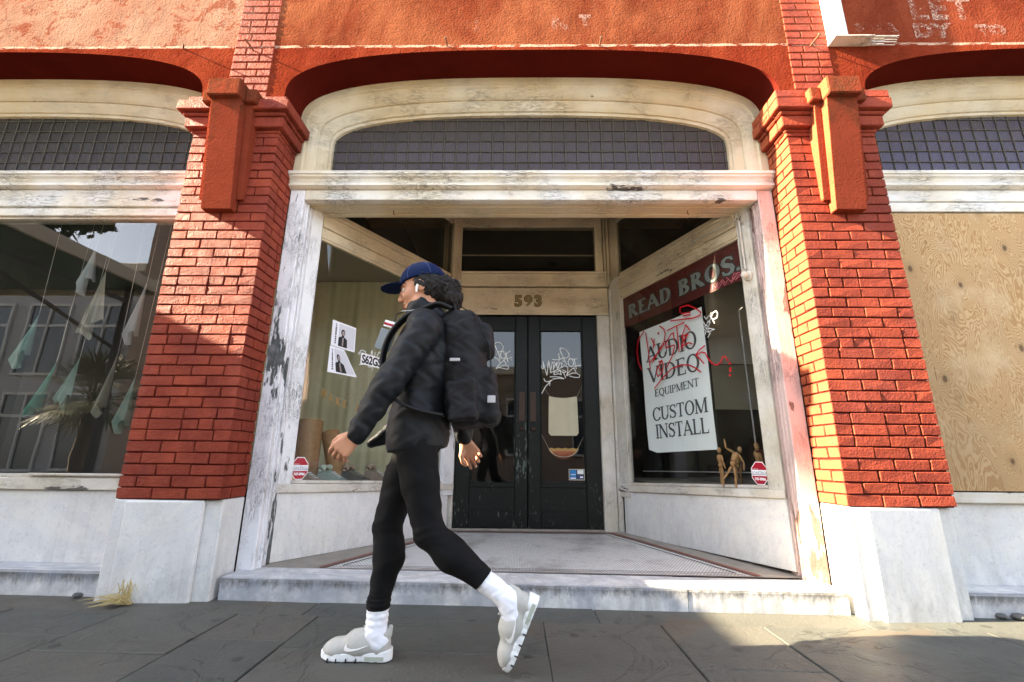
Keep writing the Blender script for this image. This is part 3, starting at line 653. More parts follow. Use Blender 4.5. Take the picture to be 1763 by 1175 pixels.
def mk_cloth(name, col, warp=520, var=.2, see=0.0):
    t = NT(name); v = t.sep()
    w = t.math('MULTIPLY', t.math('SINE', t.math('MULTIPLY', v[0], warp)), t.math('SINE', t.math('MULTIPLY', v[2], warp)))
    c = t.mix(t.noise(7, 5), tuple(x * (1 - var) for x in col), tuple(min(1, x * (1 + var)) for x in col))
    m = t.fin(c, .9, t.bump(t.math('ADD', t.math('MULTIPLY', w, .2), t.noise(60, 3)), .25, .003), .1)
    if see:
        tl = t.n('BsdfTranslucent', Color=col); mx = t.n('MixShader', Fac=see); t.set(mx.inputs[1], t.b.outputs[0]); t.set(mx.inputs[2], tl.outputs[0]); t.nt.links.new(mx.outputs[0], t.out.inputs[0])
    return m

def mk_facade_brick(name, a, b, mortar, sc=1.0):
    t = NT(name); br = t.n('TexBrick', Vector=t.map((1, 1, 1), (R(90), 0, 0)), Color1=a, Color2=b, Mortar=mortar, Scale=4.2 * sc)
    return t.fin(br.outputs[0], .85, None, .2)

M = dict(
    brick=mk_brick(), bracket=mk_bracket(),
    mortar=plain('shadowed painted joints', (.085, .016, .012), .9, .3, 18, .4, .0),  # mortar: the shadow in the joints is painted in as a darker red
    orange=mk_stucco('orange stucco', (.150, .033, .0155), (.235, .074, .034), (.48, .33, .26), .655),
    peach=mk_stucco('faded peach stucco', (.33, .195, .135), (.28, .132, .085), (.20, .052, .028), .515, .35),
    faded=mk_stucco('worn red stucco', (.145, .024, .012), (.20, .045, .021), (.48, .29, .22), .61),
    soffit=plain('shaded red soffit paint', (.078, .010, .0065), .9, .35, 3, .3, 0.0),  # darker copy of the arch red, shade under the arch painted in
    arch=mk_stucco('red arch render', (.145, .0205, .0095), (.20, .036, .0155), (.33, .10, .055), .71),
    white=mk_paint('flaking white paint upright', (.84, .84, .84), .44, 'z', crack=1.0),
    whitex=mk_paint('flaking white paint level', (.76, .75, .72), .36, 'x', crack=1.0, warm=(.69, .62, .49)),
    peel=mk_paint('badly peeled white paint', (.86, .85, .87), .50, 'z', (.10, .11, .105), crack=1.0, bare2=(.24, .24, .26), low=.09),
    pink=mk_paint('pink white paint over red', (.66, .50, .46), .46, 'z', (.24, .15, .12), crack=.9),
    cream=mk_paint('old cream paint', (.66, .585, .44), .24, 'x', warm=(.57, .455, .28), crack=.6),
    tan=mk_paint('grimy tan paint', (.76, .66, .48), .3, 'x', (.09, .075, .06), warm=(.62, .51, .34), stain=.55, crack=.8),
    tanz=mk_paint('grimy tan paint upright', (.66, .57, .42), .3, 'z', (.09, .075, .06), warm=(.55, .45, .30), stain=.55, crack=.8),
    dirty=mk_paint('dirty white paint', (.72, .70, .64), .34, 'z', (.16, .15, .13), warm=(.55, .50, .40), crack=.9),
    dirtyx=mk_paint('dirty white sill paint', (.74, .71, .65), .38, 'x', (.16, .15, .13), warm=(.58, .52, .42), crack=.9),
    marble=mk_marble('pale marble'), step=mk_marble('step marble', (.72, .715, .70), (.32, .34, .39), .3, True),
    slate=mk_slate(), grout=plain('dark joint', (.072, .068, .060), .95, .4, 20, .3),
    mosaic=mk_mosaic(), redband=plain('red tile', (.20, .075, .055), .5, .35, 30), blackband=plain('black tile', (.03, .032, .03), .5, .4, 30), cement=plain('stained cement', (.30, .27, .23), .8, .35, 9, .2),
    glass=mk_glass('window glass', 1.3, (.93, .94, .93), .0, .03), glassw=mk_glass('old plate glass', 2.2, (.86, .89, .88), .02, .02), glassd=mk_glass('dusty dark glass', 1.2, (.55, .55, .5), 0, .04),
    tilec=mk_tiles('purple prism glass', ((.072, .056, .068), (.064, .048, .035), (.040, .033, .036)), pitch=.0985, x0=.07),
    tilel=mk_tiles('dark prism glass', ((.046, .039, .044), (.036, .030, .018), (.014, .012, .012)), pitch=.0985, x0=-4.21),
    tiler=mk_tiles('violet prism glass', ((.080, .068, .115), (.064, .050, .056), (.056, .048, .085)), pitch=.0985, x0=4.35),
    came=plain('zinc came', (.085, .078, .058), .6, .4, 20),
    door=mk_door(), brass=plain('worn brown push plate', (.045, .024, .014), .5, .4, 14, .1), steel=plain('grey metal', (.32, .32, .32), .4, .2, 20, .05, metallic=.8) if False else plain('grey metal', (.30, .30, .30), .4, .2, 20),
    rust=plain('rusty iron', (.16, .07, .035), .8, .5, 40, .3), ply=mk_ply(),
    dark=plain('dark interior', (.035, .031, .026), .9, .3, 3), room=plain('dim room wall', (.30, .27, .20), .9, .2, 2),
    black=plain('black letters', (.016, .017, .018), .6, .2), grey=plain('dark grey letters', (.06, .07, .07), .6, .3),
    silver=plain('tarnished silver leaf', (.20, .225, .21), .45, .5, 22), maroon=plain('maroon sign paint', (.085, .012, .009), .5, .3, 9),
    sign=plain('thin white sheet', (.80, .85, .83), .8, .06, 4, .1), paper=plain('white paper', (.80, .80, .84), .8, .04, 5),
    wpaint=plain('white marker', (.72, .74, .74), .5, .1), rpaint=plain('red marker', (.50, .008, .014), .45, .2), ppaint=plain('pink marker', (.62, .16, .20), .5, .2), gpaint=plain('pale grey marker', (.74, .78, .76), .5, .2),
    stred=plain('sticker red', (.36, .004, .022), .35, .05), stwhite=plain('sticker white', (.85, .85, .86), .35, .03), blue=plain('sticker blue', (.03, .22, .52), .4, .3, 30), navy=plain('sticker navy', (.04, .06, .16), .4, .4, 60),
    gold=plain('dull gilt numeral', (.26, .19, .08), .5, .3), ghost=mk_worn('worn white lettering', (.46, .30, .235), .505, 60), ghost2=mk_worn('nearly gone lettering', (.42, .26, .20), .55, 60),
    curtain=mk_cloth('olive curtain', (.54, .52, .34), 700, .12), mat=plain('rolled brown matting', (.30, .17, .075), .9, .3, 30, .3),
    board=plain('pale display board', (.84, .78, .62), .8, .12, 3), board2=plain('dull display board', (.50, .45, .32), .8, .15, 3),
    clothg=mk_cloth('mint cotton', (.24, .36, .30), 400, .3, .3), clothd=mk_cloth('green cotton', (.085, .26, .18), 400, .45, .3), clothw=mk_cloth('white cotton', (.40, .42, .40), 400, .15, .3), clothy=mk_cloth('ivory cotton', (.36, .345, .26), 400, .15, .3),
    cream_cloth=mk_cloth('cream canvas', (.66, .62, .45), 300, .1), sling=plain('terracotta sling', (.30, .10, .05), .8, .3, 20), straw=plain('straw', (.40, .25, .09), .8, .4, 60, .3), cord=plain('pale cord', (.50, .46, .38), .8),
    wood=plain('pale jointed wood', (.27, .155, .062), .55, .2, 30), phoneg=plain('sea green plastic', (.21, .28, .24), .35, .1), phoneb=plain('brown plastic', (.19, .145, .11), .35, .1), phoneh=plain('mint handset', (.42, .50, .42), .35, .1), phonet=plain('beige handset', (.36, .27, .20), .35, .1), phonek=plain('charcoal plastic', (.045, .045, .04), .35, .1), phoner=plain('maroon plastic', (.10, .018, .022), .35, .1),
    grass=plain('dry grass', (.48, .38, .17), .8, .3, 30), stone=plain('pebble', (.10, .10, .10), .7, .3, 30),
    asphalt=plain('pale light bounce road', (.27, .26, .235), .9, .2, 12, .4), kerb=plain('granite kerb', (.26, .25, .24), .8, .25, 20, .2),  # road colour made pale to bounce sunlight up into the entrance
    bgrey=plain('grey render', (.30, .295, .29), .85, .12, 1.5), bbrick=mk_facade_brick('far brown brick', (.26, .17, .115), (.20, .13, .095), (.30, .27, .23)), bdark=plain('dark street window', (.03, .04, .05), .15, .2, 2, 0, .6), bframe=plain('pale window frame', (.45, .44, .42), .7),
    canopy=plain('dark green canopy', (.012, .06, .05), .7, .3, 3), fascia=plain('cream fascia', (.58, .50, .38), .8, .15, 3), pole=plain('dark steel post', (.03, .03, .03), .5, .2),
    palm=plain('palm leaf', (.10, .105, .032), .45, .4, 6, .05, .5), palmtrunk=plain('palm trunk', (.12, .09, .06), .95, .4, 25, .6), leaf=plain('shade tree leaf', (.05, .085, .025), .6, .4, 4), bark=plain('tree bark', (.10, .075, .05), .95, .4, 30, .6),
    skin=plain('skin', (.46, .225, .135), .5, .12, 16, .05, .35), hair=plain('black hair', (.010, .008, .008), .5, .5, 60, .6), jacket=plain('black nylon jacket', (.0065, .0080, .0105), .6, .2, 6, .25, .25), legging=plain('black leggings', (.0038, .0038, .0042), .85, .15, 12, .1, .2), pack=plain('charcoal backpack', (.0095, .0095, .0115), .7, .2, 10, .3, .25), strap=plain('black webbing', (.006, .006, .007), .6, .2, 40, .2),
    cap=mk_cloth('navy cap cotton', (.0055, .0125, .048), 900, .12), sock=plain('white sock', (.82, .83, .88), .9, .04, 12, .2), shoe=plain('pale grey knit', (.46, .45, .41), .8, .12, 60, .35), sole=plain('white rubber', (.80, .81, .80), .5, .05), gum=plain('gum rubber', (.26, .22, .15), .6), swoosh=plain('white leather', (.82, .82, .80), .45, .03), lace=plain('grey lace', (.50, .48, .43), .8), eyew=plain('eye white', (.75, .73, .70), .3, .02), eyeb=plain('dark iris', (.012, .008, .006), .2, .02), lip=plain('lip', (.34, .12, .09), .45, .1), patch=plain('reflective tape', (.42, .42, .44), .4, .1), badge=plain('badge plastic', (.20, .23, .245), .3, .1), airsole=plain('grey green air cushion', (.42, .46, .38), .25, .1),
)
# ------------------------------------------------------------------ ground
def gz(x): return -0.015 - 0.0091 * max(-6, min(6, x))
def tilt(p): return (p[0], p[1], p[2] + gz(p[0]))
mb = MB()
for x in range(-40, 40, 4):
    x1 = x + 4
    mb.face([(x, .36, gz(x) - .012), (x1, .36, gz(x1) - .012), (x1, -4.3, gz(x1) - .012), (x, -4.3, gz(x) - .012)])
obj('sidewalk_bed', mb, M['grout'], kind='structure')
mb = MB()
def slab(x0, x1, y0, y1, dz=0.0):
    tx, ty = rnd.uniform(-.0015, .0015), rnd.uniform(-.0015, .0015)
    g = .0036
    mb.box(x0 + g * rnd.uniform(.3, 1.2), x1 - g * rnd.uniform(.3, 1.2), y0 + g * rnd.uniform(.3, 1), y1 - g * rnd.uniform(.3, 1), -.05, 0, .004,
           lambda p: (p[0], p[1], p[2] + gz(p[0]) + dz + tx * (p[0] - x0) + ty * (p[1] - y0)), .002)
cols = [(-2.66, -2.05, -.487), (-2.05, -1.462, -.662), (-1.462, -1.04, -.492), (-1.04, .135, -.575), (.135, .735, -1.15), (.735, 1.257, -.669), (1.257, 2.385, -.98), (2.385, 3.2, -.8)]
x = -2.66
while x > -22: w = rnd.uniform(.5, 1.0); cols.append((x - w, x, -rnd.uniform(.45, .9))); x -= w
x = 3.2
while x < 22: w = rnd.uniform(.5, 1.0); cols.append((x, x + w, -rnd.uniform(.45, .9))); x += w
for (a, b, yb) in cols:
    y = -.15
    slab(a, b, yb, y, rnd.uniform(-.002, .002)); y = yb
    while y > -4.0:
        w = rnd.uniform(.5, 1.1); slab(a, b, max(y - w, -4.05), y, rnd.uniform(-.002, .002)); y -= w
x = -20
while x < 20:
    w = rnd.uniform(.8, 1.6); slab(x, x + w, -.15, .34, -.004 + rnd.uniform(-.002, .001)); x += w
obj('sidewalk', mb, M['slate'], kind='structure')
mb = MB()
for x in range(-40, 40, 2): mb.box(x + .004, x + 1.996, -4.3, -4.06, -.3, .0, .012, tilt)
obj('kerb', mb, M['kerb'], kind='structure')
mb = MB(); mb.face([(-260, -400, -.16), (260, -400, -.16), (260, 60, -.16), (-260, 60, -.16)]); obj('road', mb, M['asphalt'], kind='structure')

# ------------------------------------------------------------------ the old brick building
BLD = thing('brick_building', 'old red brick and stucco corner store with white arched shopfronts and a recessed entrance', 'building', (.07, 0, 0))
P_L, P_R = (-2.378, -1.754), (1.900, 2.522)
PITCH_C = .0672
def build_pier(x0, x1, label, cap_hi):
    w = x1 - x0; cx = (x0 + x1) / 2; b = MB(); z = .551; r = 0; unit = w / 3
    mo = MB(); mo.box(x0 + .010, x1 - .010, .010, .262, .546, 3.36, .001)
    seq = 'ABABABCBABABABCBABABCBABABABACBABABABC'
    while z < 3.06:
        z1 = z + PITCH_C - .0078; ty = seq[r % len(seq)]
        if ty == 'A': L = [unit] * 3
        elif ty == 'B': L = [unit / 2, unit, unit, unit / 2]
        else: L = [unit, unit * .25, unit * .5, unit * .25, unit] if r % 2 else [unit * .5, unit, unit * .5, unit * .45, unit * .55]
        if rnd.random() < .5: L = L[::-1]
        xx = x0
        for k, l in enumerate(L):
            e0, e1 = k == 0, k == len(L) - 1
            d = (.20 if ty == 'B' else .10) if (e0 or e1) else .06
            yo = rnd.uniform(-.0011, .0011); wob = rnd.uniform(-.006, .006) if not (e0 or e1) else 0
            b.box(xx + (.0 if e0 else .0040) + wob * .3, xx + l - (.0 if e1 else .0040) + wob * .3, yo, d, z + rnd.uniform(-.0015, .0015), z1 + rnd.uniform(-.0018, .0018), .0035, None, .0020)
            xx += l
        d0 = (.21 if ty == 'B' else .11)
        for sx in (0, 1):
            xa, xb = (x0, x0 + .06) if sx == 0 else (x1 - .06, x1)
            o = rnd.uniform(-.0006, .0006)
            if ty == 'B': b.box(xa + o, xb + o, d0, .262, z, z1, .0035, None, .0020)
            else:
                m = rnd.choice([.215, .262]) 
                b.box(xa + o, xb + o, d0, m - .004, z, z1, .0035, None, .0020)
                if m < .25: b.box(xa, xb, m + .004, .262, z, z1, .0035, None, .0020)
        z += PITCH_C; r += 1
    pier = obj('brick_pier', b, M['brick'], BLD, label=label)
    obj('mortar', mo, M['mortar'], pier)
    # corbelled capital
    c = MB(); zc = 3.088
    def ring(p, z0, z1, ch=.006):
        n = 3; lx = (x1 - x0 + 2 * p) / n
        for k in range(n): c.box(x0 - p + k * lx + (.0 if k == 0 else .003), x0 - p + (k + 1) * lx - (.0 if k == n - 1 else .003), -p + rnd.uniform(-.002, .002), .02, z0, z1, ch, None, .0018)
        for xa, xb in ((x0 - p, x0 + .05), (x1 - .05, x1 + p)):
            c.box(xa, xb, .026, .14, z0, z1, ch, None, .0018); c.box(xa, xb, .146, .258, z0, z1, ch, None, .0018)
    ring(.012, zc - .02, zc); ring(.045, zc + .004, zc + .085); ring(.062, zc + .089, zc + .115, .01); ring(.092, zc + .119, zc + .20)
    if cap_hi: ring(.086, zc + .206, zc + .272)
    else: ring(.05, zc + .206, zc + .262)
    obj('capital', c, M['brick'], pier)
    # plaster bracket: a slab with two wings, all leaning back towards the foot
    bk = MB()
    def lean(zt, pt, zb, pb):
        return lambda p: (p[0], .004 - (1 - p[1]) * (pb + (pt - pb) * (p[2] - zb) / (zt - zb)), p[2])
    bk.box(cx - .103, cx + .103, 0, 1, 2.425, 3.235, .005, lean(3.235, .165, 2.425, .062))
    bk.box(cx - .115, cx + .115, -.205, .004, 3.225, 3.365, .008)
    for s in (-1, 1):
        xa, xb = sorted((cx + s * .1045, cx + s * .152))
        bk.box(xa, xb, 0, 1, 2.515, 3.24, .006, lean(3.24, .105, 2.515, .03))
        xa, xb = sorted((cx + s * .1165, cx + s * .192)); bk.box(xa, xb, -.135, .002, 3.228, 3.335, .008)
    obj('bracket', bk, M['bracket'], pier)
    # marble base
    pm = MB(); zt = .545
    turn = lambda p: (p[0], p[1] + .078 * (p[0] - x0) * max(0, 1 - max(0, p[1]) / .25), p[2])  # front turned off the sun by its shape, to keep it dimmer
    pm.box(x0 + .002, x1 - .002, -.004, .262, -.12, zt, .006, turn)
    pm.box(x0 + .085, x1 - .095, -.034, -.0035, -.12, zt - .003, .010, turn)
    obj('plinth', pm, M['marble'], pier)
    # brick strip running up between the stucco panels
    st = MB(); z = 3.37; r = 0; sx0, sx1 = cx + .025 - .156, cx + .025 + .156
    if cx > 0: sx0, sx1 = 2.012, 2.322
    while z < 7.3:
        L = [.66, .34] if r % 2 else [.38, .62]
        if rnd.random() < .25: L = [.3, .4, .3]
        xx = sx0
        for l in L:
            st.box(xx + .002, xx + l * (sx1 - sx0) - .004, -.0045 + rnd.uniform(-.0006, .0006), .03, z, z + PITCH_C - .008, .005, None, .001); xx += l * (sx1 - sx0)
        z += PITCH_C; r += 1
    obj('brick_strip', st, M['brick'], BLD, label='narrow brick strip rising above the ' + ('left' if cx < 0 else 'right') + ' pier between stucco panels')
    return pier
build_pier(*P_L, 'red brick pier left of the entrance, its lower half in shade', False)
build_pier(*P_R, 'red brick pier right of the entrance, its inner side glaring in the sun', True)

# arches and stucco
BAYS = [(-4.21, 1.832, 'peach', 'stucco wall panel faded to peach, left of the left pier'), (.073, 1.827, 'orange', 'orange stucco wall panel over the entrance arch'), (4.352, 1.83, 'faded', 'worn red stucco panel with ghost lettering, right of the right pier')]
def arch_pts(a, b, zs, n=2.8, N=72):
    out = []
    for k in range(N + 1):
        th = math.pi * (1 - k / N); c, s = math.cos(th), math.sin(th)
        out.append((a * math.copysign(abs(c) ** (2 / n), c), zs + b * abs(s) ** (2 / n)))
    return out
for xc, a, mk, lab in BAYS:
    pts = [(xc + x, z) for x, z in arch_pts(a, .41, 3.40)]
    e0, e1 = xc - a - .311, xc + a + .311
    w = MB()
    for (x0, z0), (x1, z1) in zip(pts[:-1], pts[1:]): w.face([(x0, 0, z0), (x1, 0, z1), (x1, 0, 3.848), (x0, 0, 3.848)])
    for x0, x1 in ((e0, xc - a), (xc + a, e1)):
        w.face([(x0, 0, 3.30), (x1, 0, 3.30), (x1, 0, 3.40), (x0, 0, 3.40)]); w.face([(x0, 0, 3.40), (x1, 0, 3.40), (x1, 0, 3.848), (x0, 0, 3.848)])
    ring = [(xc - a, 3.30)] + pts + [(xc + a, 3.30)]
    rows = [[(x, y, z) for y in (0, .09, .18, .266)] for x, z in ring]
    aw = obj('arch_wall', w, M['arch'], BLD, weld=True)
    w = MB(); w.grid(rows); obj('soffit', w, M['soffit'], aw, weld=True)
    p = MB(); p.face([(e0, 0, 3.848), (e1, 0, 3.848), (e1, 0, 7.4), (e0, 0, 7.4)])
    obj('stucco_panel', p, M[mk], BLD, label=lab)

# arched frames with prism glass
def inset(o):                                       # outline of the frame o metres in from the brick arch
    t = o / .255
    return dict(da=-.238 * t, b=.41 - .125 * t, zs=3.40 - .15 * t, n=2.8 - .25 * t)
PROF = [(-.004, .262), (.055, .262), (.060, .272), (.068, .276), (.085, .279), (.11, .288), (.135, .303), (.150, .318), (.153, .330), (.175, .334), (.205, .345), (.225, .356), (.229, .368), (.250, .371), (.255, .40)]
def frame(xc, a, tile, label):
    f = MB(); rows = []
    for o, y in PROF:
        q = inset(o); pts = arch_pts(a + q['da'], q['b'], q['zs'], q['n'])
        rows.append([(xc + pts[0][0], y, 2.86)] + [(xc + x, y, z) for x, z in pts] + [(xc + pts[-1][0], y, 2.86)])
    f.grid(rows)
    fr = obj('arch_frame', f, M['cream'], BLD, label=label, weld=True)
    q = inset(.255); pts = arch_pts(a + q['da'], q['b'], q['zs'], q['n']); aa, y = a + q['da'], .392
    g = MB(); ring = [(xc + x, y, z) for x, z in pts]
    for p0, p1 in zip(ring[:-1], ring[1:]): g.face([(p0[0], y, 2.86), (p1[0], y, 2.86), p1, p0])
    obj('prism_glass', g, M[tile], fr)
    m = MB(); top = lambda x: q['zs'] + q['b'] * max(0, 1 - (abs(x) / aa) ** q['n']) ** (1 / q['n'])
    k = math.floor(-aa / .0985)
    while k * .0985 < aa:
        x = k * .0985
        if abs(x) < aa - .01:
            zt = top(x); nseg = max(2, int((zt - 2.86) / .05))
            m.tube([(xc + x + rnd.uniform(-.0012, .0012), y - .004, 2.86 + (zt - 2.86) * i / nseg) for i in range(nseg + 1)], .0032, 5)
        k += 1
    for j in range(1, 8):
        z = 2.91 + j * .0985
        xs = aa if z < q['zs'] else aa * max(0, 1 - ((z - q['zs']) / q['b']) ** q['n']) ** (1 / q['n']) if z < q['zs'] + q['b'] else 0
        if xs > .1: m.tube([(xc - xs + 2 * xs * i / 40, y - .0055, z + rnd.uniform(-.0022, .0022)) for i in range(41)], .003, 5)
    obj('came_grid', m, M['came'], fr)
    return fr
frame(BAYS[0][0], BAYS[0][1], 'tilel', 'cream arched frame of the left shop window')
FRC = frame(BAYS[1][0], BAYS[1][1], 'tilec', 'cream arched frame above the entrance')
frame(BAYS[2][0], BAYS[2][1], 'tiler', 'cream arched frame above the boarded window')

# moulded transom rails
def cornice(x0, x1, label, low=None, end=0.0):
    b = MB(); prof = [(.30, 2.915), (.232, 2.913), (.205, 2.905), (.203, 2.880), (.212, 2.876), (.213, 2.862), (.228, 2.848), (.240, 2.822), (.225, 2.812), (.223, 2.792), (.245, 2.780), (.258, 2.776), (.30, 2.776)]
    n = 24; rows = [[(x0 + (x1 - x0) * i / n, y + rnd.uniform(-.0006, .0006), z + rnd.uniform(-.0008, .0008)) for y, z in prof] for i in range(n + 1)]
    i0 = len(b.v); b.grid(rows); m = len(prof)
    b.f.append(tuple(i0 + k for k in range(m))); b.f.append(tuple(i0 + n * m + k for k in range(m))[::-1])
    o = obj('transom_rail', b, M['whitex'], BLD, label=label)
    return o
cornice(-6.0, -2.382, 'white moulded rail over the left shop window')
CO = cornice(-1.765, 1.905, 'white moulded rail over the entrance')
cornice(2.526, 6.1, 'white moulded rail over the boarded window')

# ---- left shop window
b = MB()
b.box(-6.0, -2.382, .262, .40, 2.635, 2.774, .004); b.box(-6.0, -2.382, .285, .40, 2.615, 2.634, .002); b.box(-6.0, -2.382, .258, .40, 2.552, 2.614, .005); b.box(-6.0, -2.382, .280, .34, 2.536, 2.551, .003)
SW = group_part('shop_window', BLD, 'large plate glass shop window left of the left pier'); each('head_board', b, M['whitex'], SW)
b = MB(); b.box(-6.0, -2.382, .256, .42, .575, .652, .006); b.box(-6.0, -2.382, .268, .34, .653, .674, .003); b.box(-3.2, -2.40, .240, .267, .664, .680, .004)
each('sill', b, M['dirtyx'], SW)
b = MB(); b.face([(-6.0, .312, .60), (-2.30, .312, .60), (-2.30, .312, 2.60), (-6.0, .312, 2.60)]); obj('pane', b, M['glassw'], SW)
b = MB(); b.box(-6.0, -2.381, .285, .36, .06, .572, .004); obj('marble_bulkhead', b, M['marble'], BLD, label='pale marble panel under the left shop window')
b = MB()
for x0, x1 in ((-6.0, -3.9), (-3.895, -2.384)): b.box(x0, x1, .085, .40, -.1, .128, .012, tilt)
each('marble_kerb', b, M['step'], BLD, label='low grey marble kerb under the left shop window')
# ---- boarded right window
b = MB(); b.box(2.526, 6.1, .262, .40, 2.68, 2.774, .004); b.box(2.526, 6.1, .278, .40, 2.668, 2.679, .002); b.box(2.526, 6.1, .255, .40, 2.590, 2.667, .005)
BW = group_part('boarded_window', BLD, 'white frame of the boarded window right of the right pier'); each('head_board', b, M['whitex'], BW)
b = MB(); b.box(2.526, 6.1, .25, .42, .552, .618, .006); obj('sill', b, M['dirtyx'], BW)
b = MB(); b.box(2.524, 6.1, .285, .36, .02, .549, .004); obj('marble_bulkhead', b, M['marble'], BLD, label='pale marble panel under the plywood')
b = MB(); b.box(2.526, 4.2, .085, .40, -.12, .122, .014, tilt); b.box(4.205, 6.1, .085, .40, -.12, .122, .014, tilt)
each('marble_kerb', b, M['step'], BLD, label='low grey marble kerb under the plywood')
b = MB(); b.box(2.53, 3.80, .248, .262, .626, 2.572, .0015); setp(obj('plywood_board', b, M['ply']), 'unpainted knotty plywood sheet closing the window beside the right brick pier', 'plywood', 'plywood sheets over the right window')
b = MB(); b.box(3.812, 5.03, .248, .262, .626, 2.580, .0015); setp(obj('plywood_board', b, M['ply']), 'plywood sheet at the far right edge, mostly out of the picture', 'plywood', 'plywood sheets over the right window')
b = MB(); b.box(2.53, 6.1, .275, .30, .60, 2.60, .001); obj('backing', b, M['dark'], BW)

# ---- entrance frame: two posts and the lintel
def post(x0, x1, inner, mat, label):
    b = MB(); b.box(x0, x1, .262, .30, .06, 2.774, .005)
    s = 1 if inner > 0 else -1; xi = x1 if s > 0 else x0
    b.box(xi - s * .05, xi + s * .002, .303, .37, .06, 2.70, .006); b.box(xi - s * .05, xi + s * .010, .373, .47, .06, 2.70, .008); b.box(xi - s * .05, xi + s * .014, .318, .334, .06, 2.69, .004)
    return obj('entrance_post', b, mat, BLD, label=label)
post(-1.752, -1.640, 1, M['peel'], 'badly flaked white post beside the left pier')
post(1.786, 1.898, -1, M['pink'], 'pinkish worn white post beside the right pier')
b = MB(); b.box(-1.638, 1.784, .262, .32, 2.690, 2.774, .004); obj('lintel', b, M['whitex'], BLD, label='white lintel over the recessed entrance')
b = MB(); b.box(-1.638, 1.784, .323, .36, 2.694, 2.80, .004); b.box(-1.638, 1.784, .363, .372, 2.688, 2.80, .003); b.box(-1.638, 1.784, .375, .50, 2.698, 2.90, .006); b.box(-1.638, 1.784, .47, .52, 2.686, 2.697, .003)
SOF = obj('lintel_soffit', b, M['cream'], BLD)
b = MB(); b.tube([(-1.0, .43, 2.70), (-1.0, .43, 2.67), (-.99, .43, 2.66)], .004, 6); b.tube([(1.32, .43, 2.70), (1.32, .43, 2.672), (1.33, .43, 2.665)], .004, 6); each('hook', b, M['rust'], SOF)

# ---- splayed display windows
def splay(A, u):
    n = (u[1], -u[0]) if u[0] > 0 else (-u[1], u[0])
    def T(p):
        s, d, z = p; k = max(0, min(1, (z - .2) / .35)) * max(0, s) / 1.5 * .055
        return (A[0] + u[0] * s + n[0] * d, A[1] + u[1] * s + n[1] * d, z - k)
    def Q(s, z, d=0.004):                            # measured positions on the glass, already in true heights
        return (A[0] + u[0] * s + n[0] * d, A[1] + u[1] * s + n[1] * d, z)
    return T, Q
TL, QL = splay((-1.615, .455), (.565, .825))
TR, QR = splay((1.733, .431), (-.457, .889))
def display(T, Lp, L, name, mz, mx, lab):
    W = MB(); W.box(-.065, .048, -.05, .012, .56, 2.74, .005, T); W.box(.050, .060, -.03, -.002, .64, 2.50, .003, T)
    W.box(Lp, L, -.05, .012, .50, 2.74, .005, T); W.box(Lp - .012, Lp - .002, -.03, -.002, .60, 2.50, .003, T)
    dw = group_part('display_window', BLD, lab)
    pcs = islands(W); each('stile', W, mz, dw)
    W = MB(); W.box(.050, Lp - .002, -.05, .010, 2.50, 2.585, .004, T); W.box(.050, Lp - .014, -.03, .004, 2.482, 2.499, .003, T); W.box(.05, Lp, -.02, .026, 2.588, 2.604, .003, T); W.box(.05, Lp - .002, -.05, .018, 2.606, 2.70, .004, T); W.box(.05, Lp, -.04, .034, 2.702, 2.722, .004, T); W.box(.05, Lp, -.05, .006, 2.724, 2.77, .003, T)
    obj('head_rail', W, mx, dw)
    W = MB(); W.box(-.065, L - .001, -.05, .022, .558, .618, .006, T); W.box(.05, Lp, -.03, .010, .619, .640, .003, T); obj('sill', W, M['dirtyx'], dw)
    W = MB(); W.face([T((.05, -.016, .60)), T((Lp, -.016, .60)), T((Lp, -.016, 2.52)), T((.05, -.016, 2.52))]); obj('pane', W, M['glass'], dw)
    W = MB(); W.box(-.065, .02, -.05, .01, 2.775, 3.48, .004, T); W.box(Lp + .02, L, -.05, .01, 2.745, 3.50, .004, T); W.box(.022, Lp + .018, -.05, .008, 3.38, 3.50, .004, T)
    each('transom_post', W, M['tanz'], dw)
    W = MB(); W.face([T((.02, -.02, 2.76)), T((Lp + .02, -.02, 2.76)), T((Lp + .02, -.02, 3.40)), T((.02, -.02, 3.40))]); obj('transom_pane', W, M['glassd'], dw)
    W = MB(); W.box(-.06, L - .06, -.06, .0, .118, .556, .003, T); obj('marble_bulkhead', W, M['marble'], BLD, label='marble panel under the ' + name + ' display window of the entrance')
    return dw
DL = display(TL, 1.56, 1.715, 'left', M['white'], M['tan'], 'splayed display window on the left of the entrance, phones and flyers in it')
DR = display(TR, 1.46, 1.625, 'right', M['dirty'], M['tan'], 'splayed display window on the right of the entrance under the sign band')

# ---- door wall
YD = 1.905
b = MB()
b.box(-.752, -.642, YD - .03, YD + .10, .10, 2.296, .006); b.box(.832, .965, YD - .03, YD + .10, .10, 2.296, .006)
b.box(-.80, -.755, YD - .06, YD + .10, .10, 2.60, .008); b.box(.968, 1.02, YD - .05, YD + .10, .10, 2.60, .008)
JB = group_part('door_frame', BLD, 'worn tan and white frame round the double door'); each('jamb', b, M['dirty'], JB)
b = MB(); b.box(-.752, .965, YD - .02, YD + .10, 2.300, 2.610, .005); b.box(-.752, .965, YD - .03, YD + .1, 2.300, 2.322, .004); DH = obj('door_head', b, M['tan'], JB)
b = MB(); b.box(-.752, .965, YD - .035, YD + .10, 2.628, 2.772, .005); b.box(-.752, .965, YD - .048, YD + .10, 2.775, 2.796, .005)
b.box(-.752, -.672, YD - .01, YD + .1, 2.798, 3.50, .004); b.box(.846, .930, YD - .01, YD + .1, 2.798, 3.50, .004); b.box(-.670, .844, YD - .01, YD + .10, 3.362, 3.50, .004); b.box(-.670, .844, YD + .0, YD + .1, 2.798, 2.806, .002)
